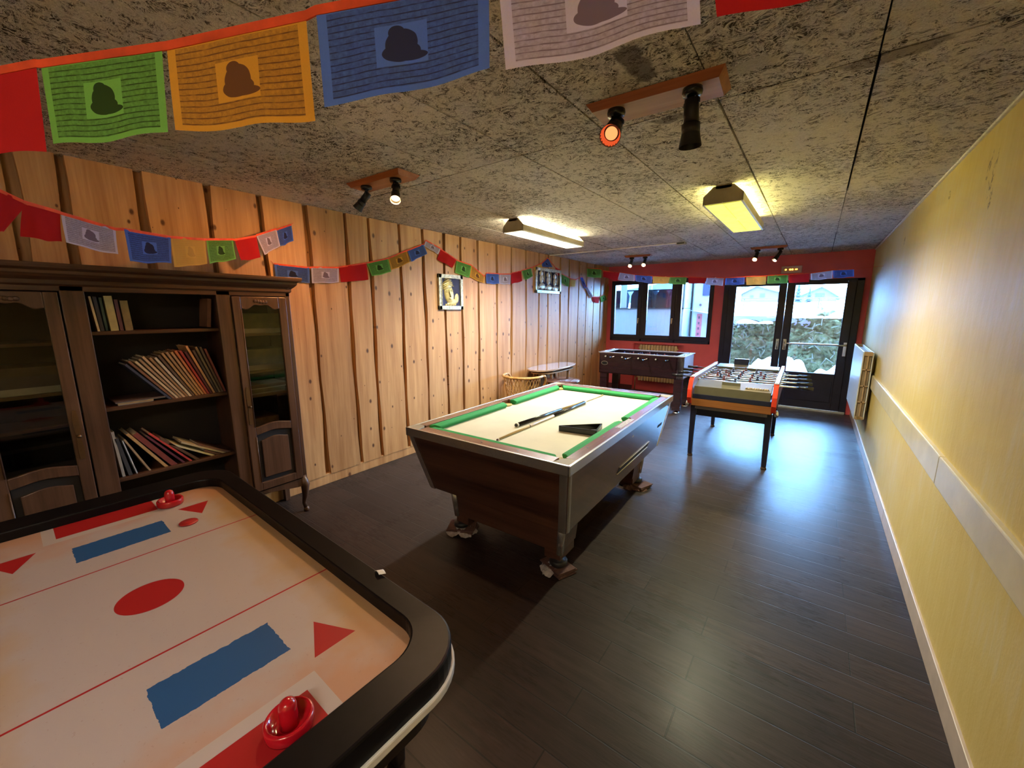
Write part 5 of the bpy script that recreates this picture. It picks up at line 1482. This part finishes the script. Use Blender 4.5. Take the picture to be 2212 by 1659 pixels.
def trio_relief(t, hy, hz):
    b = MB()
    for k_, y in enumerate((-.20, 0.0, .20)):
        z = .03 - k_ * .015
        ellp(b, y, z, .052, .075, .020, -10); ellp(b, y - .01, z + .075, .05, .038, .022)
        ellp(b, y + .02, z - .115, .085, .05, .016)
        b.tube([(.03, y - .055, z + .03), (.034, y - .04, z + .12), (.034, y + .03, z + .13), (.03, y + .06, z + .04), (.03, y + .05, z - .05)], .008, 6)
        b.tube([(.03, y - .01, z + .01), (.036, y, z - .02), (.030, y + .01, z - .03)], .005, 6)
    for q in range(12): ellp(b, -hy + .04 + q * (2 * hy - .08) / 11, -hz + .035 + .012 * (q % 2), .03, .026, .014)
    b.build('relief', pm('pale_silver_gold_relief', (0.60, 0.57, 0.42), 0.36, 0.4, var=0.2, vs=30), t)
picture('framed gold relief of a face on navy ground, on the wooden wall', 3.225, 3.615, 1.600, 2.000, face_relief)
picture('wide framed silver-gold relief of three figures farther along the wooden wall', 5.20, 5.955, 1.855, 2.235, trio_relief)

# ================================================================== CEILING LUMINAIRES
def luminaire(label, x, y0, y1, wd, em_col, em_s, up_col, up_s, tube_w=10.5, tube_c=(1.0, 0.96, 0.88)):
    L = (y1 - y0) / 2; t = thing('ceiling_light', label, 'ceiling light', (x, (y0 + y1) / 2, 2.33), group='fluorescent ceiling lights')
    hw = wd / 2; HS = pm('beige_steel_housing', (0.36, 0.30, 0.20), 0.45)
    pf = [(-hw, 0), (hw, 0), (hw, .055), (hw * .5, .115), (-hw * .5, .115), (-hw, .055)]
    for yy in (-L, L - .012): MB().prism(pf, lambda a, c, w_: (a, w_, c), yy, yy + .012).build('end_plate', HS, t, 0.002)
    b = MB().box(-hw, -hw + .006, -L, L, 0, .055).box(hw - .006, hw, -L, L, 0, .055)
    b.build('side_reflector', HS, t)
    MB().box(-.05, .05, -L, L, .095, .12).build('spine', HS, t)
    MB().box(-hw + .012, hw - .012, -L + .012, L - .012, .010, .014).build('diffuser', emit('diffuser_' + label[:6].strip().replace(' ', '_'), em_col, em_s), t)
    for sx_ in (-1, 1): MB().cyl((sx_ * (hw - .035), -L + .02, .070), (sx_ * (hw - .035), L - .02, .070), .013, n=12).build('tube', emit('tube_' + label[:6].strip().replace(' ', '_'), up_col, up_s), t)
    b = MB()
    for q in range(34): b.box(-hw + .006, hw - .006, -L + .02 + q * (2 * L - .04) / 33 - .0008, -L + .02 + q * (2 * L - .04) / 33 + .0008, -.004, .008)
    b.box(-.001, .001, -L, L, -.002, .008)
    b.build('louvre', pm('white_louvre', (0.8, 0.8, 0.75), 0.4), t)
    b = MB().box(-hw - .001, -hw + .012, -L, L, -.004, .004).box(hw - .012, hw + .001, -L, L, -.004, .004)
    b.build('edge_strip', pm('white_edge', (0.75, 0.78, 0.85), 0.35), t)
    if em_s < 3.5:
        for q in (-.4, 0, .4): spot('fluorescent_tube_light', (x, (y0 + y1) / 2 + q, 2.318), (x, (y0 + y1) / 2 + q, 0), tube_w, tube_c, 165, 0.8, 0.02)
    return t
luminaire('bright white fluorescent ceiling light nearer the wooden wall', -2.405, 3.22, 4.46, 0.235, (1.0, 0.93, 0.70), 3.0, (1.0, 0.90, 0.55), 10.0, 15)
luminaire('yellow glowing fluorescent ceiling light nearer the yellow wall', -0.615, 3.27, 4.55, 0.255, (1.0, 0.97, 0.13), 1.0, (1.0, 0.90, 0.30), 8.0, 13, (1.0, 0.93, 0.62))
luminaire('fluorescent ceiling light behind the camera', 0.10, -1.95, -0.70, 0.235, (1.0, 0.86, 0.68), 2.5, (1.0, 0.86, 0.7), 26.0, 6)  # extra fixture added out of view to brighten the room

# conduit and box
b = MB().box(XL + .03, -1.56, 5.63, 5.648, H - .012, H + .002)
tag(b.build('cable_trunking', pm('painted_trunking', (.80, .76, .70), .5), bevel=0.002), 'thin pale cable trunking crossing the ceiling before the red wall', 'cable trunking')
t = thing('smoke_detector', 'small pale box at the end of the ceiling trunking', 'detector', (-1.50, 5.64, H), kind=None)
MB().box(-.055, .055, -.04, .04, -.028, 0).build('body', pm('aged_cream_plastic', (.50, .44, .30), .5), t, 0.004)
MB().box(-.045, .045, -.043, -.039, -.022, -.006).build('vent', BLACK, t)

# ================================================================== SPOTLIGHT BOARDS
PLK = wood('orange_varnished_board', (0.30, 0.085, 0.025), (0.46, 0.16, 0.055), 0, 1.2, 0.35, 0.05)
PLKF = wood('pale_board_face', (0.42, 0.24, 0.12), (0.55, 0.34, 0.18), 0, 1.2, 0.4, 0.05)
def spotboard(label, c, rz, L, Wd, heads, plm=PLK):
    t = thing('spotlight_board', label, 'spotlight', (c[0], c[1], H), R(rz), group='wooden boards with two spotlights')
    b = MB(); hl, hw = L / 2, Wd / 2; bv = 0.022
    P = [(-hl, -hw, 0), (hl, -hw, 0), (hl, hw, 0), (-hl, hw, 0)]; Q = [(-hl + bv, -hw + bv, -.028), (hl - bv, -hw + bv, -.028), (hl - bv, hw - bv, -.028), (-hl + bv, hw - bv, -.028)]
    b.v = Q + P
    b.face((0, 3, 2, 1), 1); b.face((4, 5, 6, 7), 0)
    for i in range(4): j = (i + 1) % 4; b.face((i, j, 4 + j, 4 + i), 0)
    b.build('board', [PLK, plm], t)
    inv = Matrix.Rotation(R(-rz), 3, 'Z')
    for (dx, dy, aim, on, col, es, ln, rr) in heads:
        d = (Vector(aim) - Vector((c[0] + dx * math.cos(R(rz)) - dy * math.sin(R(rz)), c[1] + dx * math.sin(R(rz)) + dy * math.cos(R(rz)), 2.33)))
        d = (inv @ d).normalized()
        MB().lathe([(0, -.028), (.036, -.028), (.038, -.040), (.034, -.052), (.012, -.056), (0, -.056)], (dx, dy, 0), 24).build('canopy', BLACKG, t)
        piv = Vector((dx, dy, -.085)); fr = piv + d * ln; bk = piv - d * .02
        side_ = d.cross(Vector((0, 0, 1))).normalized()
        hd = MB()
        hd.cyl(bk, piv + d * ln * .45, rr * .62, rr * .68, 20); hd.cyl(piv + d * ln * .45, piv + d * ln * .7, rr * .80, rr * .80, 20)
        hd.cyl(piv + d * ln * .68, fr, rr * .80, rr, 20, cap=False)
        hd.cyl(fr, piv + d * ln * .72, rr * .96, rr * .74, 20, cap=False)
        h = hd.build('lamp_head', BLACK, t)
        br_ = MB()
        for s_ in (-1, 1):
            p = piv + side_ * s_ * rr * .72
            br_.tube([Vector((dx, dy, -.052)) + side_ * s_ * .012, p + Vector((0, 0, .012)), p], 0.004, 6)
        br_.build('bracket', BLACK, t)
        if on:
            ap = piv + d * ln * .80
            MB().cyl(ap - d * .004, ap, rr * (.58 if col == ORG else .8), rr * (.58 if col == ORG else .8), 20).build('lamp_face', emit('glow_%d_%d_%d' % tuple(int(x * 100) for x in col), col, es), t)
            if col == ORG: MB().cyl(piv + d * ln * .74, fr - d * .003, rr * .72, rr * .94, 24, cap=False).build('reflector', emit('orange_reflector_glow', (1.0, 0.12, 0.03), 0.16), t)  # lamplight on the hood lining put in as emission
            wp = t.matrix_basis @ (piv + d * (ln * .84))
            yield_list.append((wp, aim, col))
        else:
            ap = piv + d * ln * .74
            MB().cyl(ap - d * .004, ap, rr * .76, rr * .76, 20).build('lamp_face', pm('unlit_lamp_glass', (.05, .05, .05), .1), t)
yield_list = []
WARM = (1.0, 0.55, 0.20); ORG = (1.0, 0.22, 0.07)
spotboard('largest wooden spotlight board, with one orange lit lamp and one dark lamp', (-0.625, 1.815), 3.5, 0.53, 0.20,
          [(-.15, -.04, (-0.55, 0.5, 1.3), 1, ORG, 0.45, .115, .044), (.15, -.045, (-.43, 1.92, 0.0), 0, ORG, 0, .145, .042)], PLKF)
spotboard('wooden spotlight board above the wooden wall, left of the white ceiling light', (-2.42, 1.78), 2, 0.54, 0.18,
          [(-.13, -.03, (-3.4, 1.25, 1.2), 1, WARM, 2.5, .115, .034), (.16, -.02, (-1.35, 0.9, 0.8), 1, WARM, 3, .115, .034)])
spotboard('small spotlight board near the corner of the wooden and red walls', (-2.38, 6.52), 6, 0.42, 0.14,
          [(-.10, 0, (-2.4, 4.5, 0.3), 1, WARM, 3, .11, .032), (.11, 0, (-2.1, 4.4, 0.3), 1, WARM, 3, .11, .032)])
spotboard('spotlight board on the ceiling in front of the glass door', (-0.635, 6.75), 2, 0.44, 0.14,
          [(-.13, 0, (-1.2, 4.8, 0.2), 1, WARM, 3, .11, .032), (.14, 0, (-1.6, 5.6, 0.2), 1, WARM, 2, .13, .032)])
# the light each lit lamp gives
PW = [POW_ORANGE, POW_W1, POW_W2, 12, 12, 6, 6]
for i, ((wp, aim, col), pw) in enumerate(zip(yield_list, PW)):
    spot('spotlight_beam', wp, aim if i < 3 else (wp[0], 6.9, 0), pw, (1.0, 0.30, 0.13) if col == ORG else (1.0, 0.42, 0.13) if i == 1 else (1.0, 0.62, 0.32), ang=(120 if i == 0 else 150 if i < 3 else 176), blend=0.9)

# ================================================================== EXIT SIGN
t = thing('emergency_light', 'small cream emergency light box with glowing amber spots above the door', 'emergency light', (-0.40, YB, 2.22))
MB().box(-.135, .135, -.045, 0, -.052, .055).build('housing', pm('cream_plastic_housing', (.62, .42, .36), .45), t, 0.006)
MB().box(-.105, .09, -.049, -.044, -.022, .022).build('lens', pm('frosted_lens', (.7, .4, .25), .3), t, 0.003)
b = MB()
for (x, r) in ((-.075, .012), (-.018, .013), (.012, .013), (.060, .009)): b.cyl((x, -.053, 0), (x, -.048, 0), r, n=14)
b.box(.045, .078, -.0525, -.048, -.006, .006)
b.build('amber_led', emit('amber_glow', (1.0, 0.45, 0.06), 1.2), t)

# ================================================================== PRAYER FLAGS
FM = {
    'red': flag_mat('red_flag_cotton', (0.52, 0.020, 0.022), (0.30, 0.01, 0.01), 0.0),
    'green': flag_mat('green_flag_cotton', (0.20, 0.50, 0.10), (0.035, 0.07, 0.02)),
    'orange': flag_mat('orange_flag_cotton', (0.72, 0.36, 0.045), (0.16, 0.07, 0.03)),
    'yellow': flag_mat('yellow_flag_cotton', (0.70, 0.45, 0.10), (0.35, 0.20, 0.06), 0.35),
    'blue': flag_mat('blue_flag_cotton', (0.10, 0.20, 0.66), (0.035, 0.04, 0.10)),
    'white': flag_mat('white_flag_cotton', (0.64, 0.60, 0.76), (0.20, 0.15, 0.20)),
}
CORD = pm('orange_red_hem_tape', (0.72, 0.075, 0.02), 0.8, var=0.2, vs=20)
fr_ = random.Random(4)
def flag_string(label, flags, ends, tape=0.010, wav=0.006, sub=12, nrm=None, group='prayer flag strings'):
    """flags: (colour, [TL, TR, BR, BL]) in room coordinates; ends: extra cord points (before, after)"""
    t = thing('prayer_flag_string', label, 'prayer flags', (0, 0, 0), group=group)
    cp = []
    for (c, q) in flags:
        TL, TR, BR, BL = [Vector(p) for p in q]
        n = (TR - TL).cross(BL - TL).normalized()
        a1, a2 = fr_.uniform(0, 6), fr_.uniform(0, 6)
        def fn(u, v, TL=TL, TR=TR, BR=BR, BL=BL, n=n, a1=a1, a2=a2):
            p = (TL * (1 - u) + TR * u) * v + (BL * (1 - u) + BR * u) * (1 - v)
            w_ = wav * (1 - v * .85) * (math.sin(u * 7 + a1) + .5 * math.sin(u * 13 + a2 + v * 3))
            edge = 0.0025 * math.sin(u * 9 + a2) * (1 - v)
            return p + n * w_ + Vector((0, 0, edge - 0.004 * (1 - abs(2 * u - 1)) * (1 - v)))
        m_ = FM[c]
        MB().grid(fn, sub, sub, uv=True).build('flag', m_, t)
        cp += [TL, TR]
    th_ = MB()
    if ends[0]: th_.tube([Vector(ends[0]), cp[0]], 0.0012, 6)
    if ends[1]: th_.tube([cp[-1], Vector(ends[1])], 0.0012, 6)
    th_.build('cord', CORD, t)
    # flat hem tape following the tops
    b = MB(); th = 0.0012
    for i in range(len(cp) - 1):
        p, q = cp[i], cp[i + 1]; d = (q - p)
        if d.length < 1e-4: continue
        hn = Vector((d.y, -d.x, 0)).normalized() * th if (abs(d.x) + abs(d.y)) > 1e-5 else Vector((th, 0, 0))
        up = Vector((0, 0, tape))
        b.hexa([p - hn - up * .6, q - hn - up * .6, q + hn - up * .6, p + hn - up * .6, p - hn + up * .5, q - hn + up * .5, q + hn + up * .5, p + hn + up * .5])
    b.build('hem_tape', CORD, t)
    return t
FG = [
    ('red', [(-1.313, 0.009, 1.985), (-1.073, 0.125, 1.992), (-1.088, 0.118, 1.860), (-1.334, -0.000, 1.877)]),
    ('green', [(-1.064, 0.129, 1.990), (-0.844, 0.235, 1.988), (-0.855, 0.230, 1.871), (-1.073, 0.126, 1.869)]),
    ('orange', [(-0.837, 0.239, 1.988), (-0.620, 0.344, 1.999), (-0.619, 0.344, 1.867), (-0.842, 0.236, 1.870)]),
    ('blue', [(-0.605, 0.351, 2.003), (-0.381, 0.459, 2.008), (-0.381, 0.459, 1.903), (-0.602, 0.352, 1.882)]),
    ('white', [(-0.370, 0.464, 2.008), (-0.158, 0.566, 2.016), (-0.148, 0.571, 1.927), (-0.361, 0.468, 1.898)]),
    ('red', [(-0.147, 0.571, 2.016), (0.042, 0.662, 2.027), (0.047, 0.665, 1.952), (-0.132, 0.578, 1.928)]),
]
G2 = [
    ('red', [(-2.426, 0.102, 2.036), (-2.489, 0.196, 1.999), (-2.441, 0.124, 1.880), (-2.403, 0.067, 1.868)]),
    ('red', [(-2.481, 0.185, 2.002), (-2.548, 0.285, 1.991), (-2.542, 0.276, 1.872), (-2.465, 0.160, 1.872)]),
    ('white', [(-2.549, 0.286, 1.989), (-2.670, 0.467, 1.967), (-2.662, 0.456, 1.850), (-2.544, 0.279, 1.874)]),
    ('blue', [(-2.691, 0.499, 1.974), (-2.831, 0.708, 1.981), (-2.821, 0.693, 1.845), (-2.693, 0.501, 1.825)]),
    ('yellow', [(-2.831, 0.708, 1.981), (-2.962, 0.905, 2.008), (-2.958, 0.899, 1.867), (-2.832, 0.709, 1.827)]),
    ('green', [(-2.966, 0.911, 2.010), (-3.090, 1.096, 2.047), (-3.090, 1.095, 1.922), (-2.963, 0.905, 1.870)]),
    ('red', [(-3.097, 1.106, 2.046), (-3.219, 1.288, 2.107), (-3.232, 1.309, 1.966), (-3.118, 1.137, 1.919)]),
    ('white', [(-3.219, 1.289, 2.113), (-3.354, 1.490, 2.202), (-3.361, 1.501, 2.076), (-3.254, 1.341, 1.990)]),
    ('blue', [(-3.353, 1.489, 2.195), (-3.465, 1.657, 2.272), (-3.471, 1.666, 2.150), (-3.360, 1.500, 2.073)]),
]
G3 = [
    ('green', [(-3.436, 6.849, 2.346), (-3.148, 6.835, 2.311), (-3.142, 6.835, 2.160), (-3.430, 6.849, 2.191)]),
    ('red', [(-3.111, 6.833, 2.277), (-2.803, 6.818, 2.228), (-2.830, 6.819, 2.090), (-3.106, 6.833, 2.174)]),
    ('white', [(-2.795, 6.817, 2.235), (-2.527, 6.804, 2.182), (-2.521, 6.804, 2.076), (-2.831, 6.819, 2.105)]),
    ('blue', [(-2.519, 6.803, 2.181), (-2.226, 6.789, 2.143), (-2.226, 6.789, 2.025), (-2.505, 6.803, 2.075)]),
    ('yellow', [(-2.211, 6.788, 2.142), (-1.941, 6.775, 2.114), (-1.956, 6.775, 2.007), (-2.211, 6.788, 2.025)]),
    ('green', [(-1.941, 6.775, 2.114), (-1.679, 6.761, 2.100), (-1.692, 6.762, 1.989), (-1.948, 6.775, 2.006)]),
    ('red', [(-1.658, 6.760, 2.099), (-1.396, 6.747, 2.072), (-1.409, 6.748, 1.991), (-1.651, 6.760, 2.001)]),
    ('white', [(-1.390, 6.747, 2.078), (-1.155, 6.735, 2.060), (-1.164, 6.736, 1.947), (-1.402, 6.748, 1.977)]),
    ('blue', [(-1.136, 6.734, 2.059), (-0.885, 6.722, 2.059), (-0.881, 6.722, 1.956), (-1.133, 6.734, 1.953)]),
    ('yellow', [(-0.868, 6.721, 2.064), (-0.625, 6.709, 2.058), (-0.619, 6.708, 1.945), (-0.857, 6.720, 1.948)]),
    ('green', [(-0.609, 6.708, 2.063), (-0.374, 6.696, 2.063), (-0.368, 6.696, 1.953), (-0.604, 6.708, 1.957)]),
    ('red', [(-0.359, 6.695, 2.062), (-0.143, 6.685, 2.068), (-0.131, 6.684, 1.955), (-0.353, 6.695, 1.953)]),
    ('white', [(-0.128, 6.684, 2.067), (0.097, 6.673, 2.094), (0.104, 6.672, 1.990), (-0.118, 6.683, 1.978)]),
    ('blue', [(0.097, 6.673, 2.094), (0.305, 6.662, 2.092), (0.315, 6.662, 2.002), (0.114, 6.672, 1.990)]),
]
W1 = [
    ('blue', [(-3.460, 1.493, 1.952), (-3.460, 1.770, 1.946), (-3.460, 1.762, 1.821), (-3.460, 1.494, 1.825)]),
    ('white', [(-3.460, 1.786, 1.952), (-3.460, 2.037, 1.968), (-3.460, 2.026, 1.839), (-3.460, 1.782, 1.822)]),
    ('red', [(-3.460, 2.037, 1.972), (-3.460, 2.317, 2.033), (-3.460, 2.330, 1.881), (-3.460, 2.048, 1.844)]),
    ('green', [(-3.460, 2.322, 2.033), (-3.460, 2.565, 2.099), (-3.460, 2.595, 1.973), (-3.460, 2.368, 1.913)]),
    ('orange', [(-3.460, 2.565, 2.099), (-3.460, 2.798, 2.200), (-3.460, 2.839, 2.089), (-3.460, 2.607, 1.991)]),
    ('blue', [(-3.460, 2.810, 2.201), (-3.460, 3.031, 2.292), (-3.460, 3.071, 2.197), (-3.460, 2.851, 2.094)]),
]
W1b = [
    ('white', [(-3.460, 3.065, 2.335), (-3.460, 3.278, 2.274), (-3.460, 3.241, 2.210), (-3.460, 3.043, 2.275)]),
    ('red', [(-3.460, 3.278, 2.269), (-3.460, 3.524, 2.177), (-3.460, 3.460, 2.082), (-3.460, 3.224, 2.153)]),
    ('green', [(-3.460, 3.532, 2.172), (-3.460, 3.787, 2.136), (-3.460, 3.741, 1.985), (-3.460, 3.496, 2.033)]),
    ('orange', [(-3.460, 3.779, 2.136), (-3.460, 4.028, 2.019), (-3.460, 4.008, 1.932), (-3.460, 3.750, 1.996)]),
]
W2 = [
    ('blue', [(-3.460, 4.056, 2.062), (-3.460, 4.313, 2.074), (-3.460, 4.321, 1.942), (-3.460, 4.054, 1.934)]),
    ('white', [(-3.460, 4.333, 2.069), (-3.460, 4.579, 2.086), (-3.460, 4.579, 1.949), (-3.460, 4.331, 1.942)]),
    ('red', [(-3.460, 4.590, 2.099), (-3.460, 4.832, 2.148), (-3.460, 4.856, 2.008), (-3.460, 4.590, 1.955)]),
    ('green', [(-3.460, 4.844, 2.155), (-3.460, 5.079, 2.213), (-3.460, 5.130, 2.090), (-3.460, 4.926, 2.025)]),
    ('yellow', [(-3.460, 5.128, 2.223), (-3.460, 5.355, 2.296), (-3.460, 5.396, 2.225), (-3.460, 5.204, 2.162)]),
    ('blue', [(-3.460, 5.380, 2.306), (-3.460, 5.539, 2.396), (-3.460, 5.696, 2.270), (-3.460, 5.395, 2.252)]),
]
W3 = [
    ('red', [(-3.460, 5.782, 2.269), (-3.460, 5.930, 2.245), (-3.460, 5.965, 2.151), (-3.460, 5.800, 2.155)]),
    ('green', [(-3.460, 5.963, 2.188), (-3.460, 6.248, 2.139), (-3.460, 6.240, 1.984), (-3.460, 5.985, 2.040)]),
    ('yellow', [(-3.460, 6.281, 2.125), (-3.460, 6.483, 2.122), (-3.460, 6.473, 2.002), (-3.460, 6.288, 1.994)]),
]
UU = [
    ('blue', [(-3.460, 6.637, 2.171), (-3.460, 6.743, 2.185), (-3.460, 6.922, 2.006), (-3.460, 6.793, 1.984)]),
    ('white', [(-3.460, 6.809, 2.026), (-3.460, 6.921, 2.022), (-3.460, 7.187, 1.854), (-3.460, 7.072, 1.808)]),
    ('red', [(-3.460, 7.168, 1.845), (-3.460, 7.476, 1.853), (-3.460, 7.466, 1.728), (-3.460, 7.195, 1.750)]),
    ('green', [(-3.460, 7.496, 1.862), (-3.460, 7.753, 1.914), (-3.460, 7.810, 1.797), (-3.460, 7.571, 1.747)]),
    ('yellow', [(-3.460, 7.666, 1.894), (-3.460, 7.913, 2.131), (-3.460, 8.080, 2.103), (-3.460, 7.871, 1.872)]),
]
UU[-1] = ('yellow', [(-3.460, 7.690, 1.895), (-3.460, 7.850, 2.100), (-3.440, 7.880, 2.060), (-3.440, 7.800, 1.850)])
flag_string('largest prayer flags strung overhead just below the ceiling, nearest the camera', FG, [(-1.75, -0.22, 2.10), (0.5737, 0.918, 2.16)], tape=0.011, wav=0.0014, sub=20)
flag_string('prayer flags strung above the oak cabinet, starting with two red ones', G2, [(-2.30, -0.25, 2.20), (-3.49, 1.704, 2.309)], tape=0.012, wav=0.006, sub=14)
flag_string('prayer flags stretched across the room in front of the red wall and glass door', G3, [(-3.485, 6.862, 2.375), (0.5737, 6.650, 2.11)], tape=0.010, wav=0.006)
flag_string('prayer flags pinned in swags along the wooden wall around the two gold relief pictures', W1 + W1b + W2 + W3 + UU, [(-3.470, 1.475, 1.975), (-3.465, 7.885, 2.13)], tape=0.012, wav=0.006)
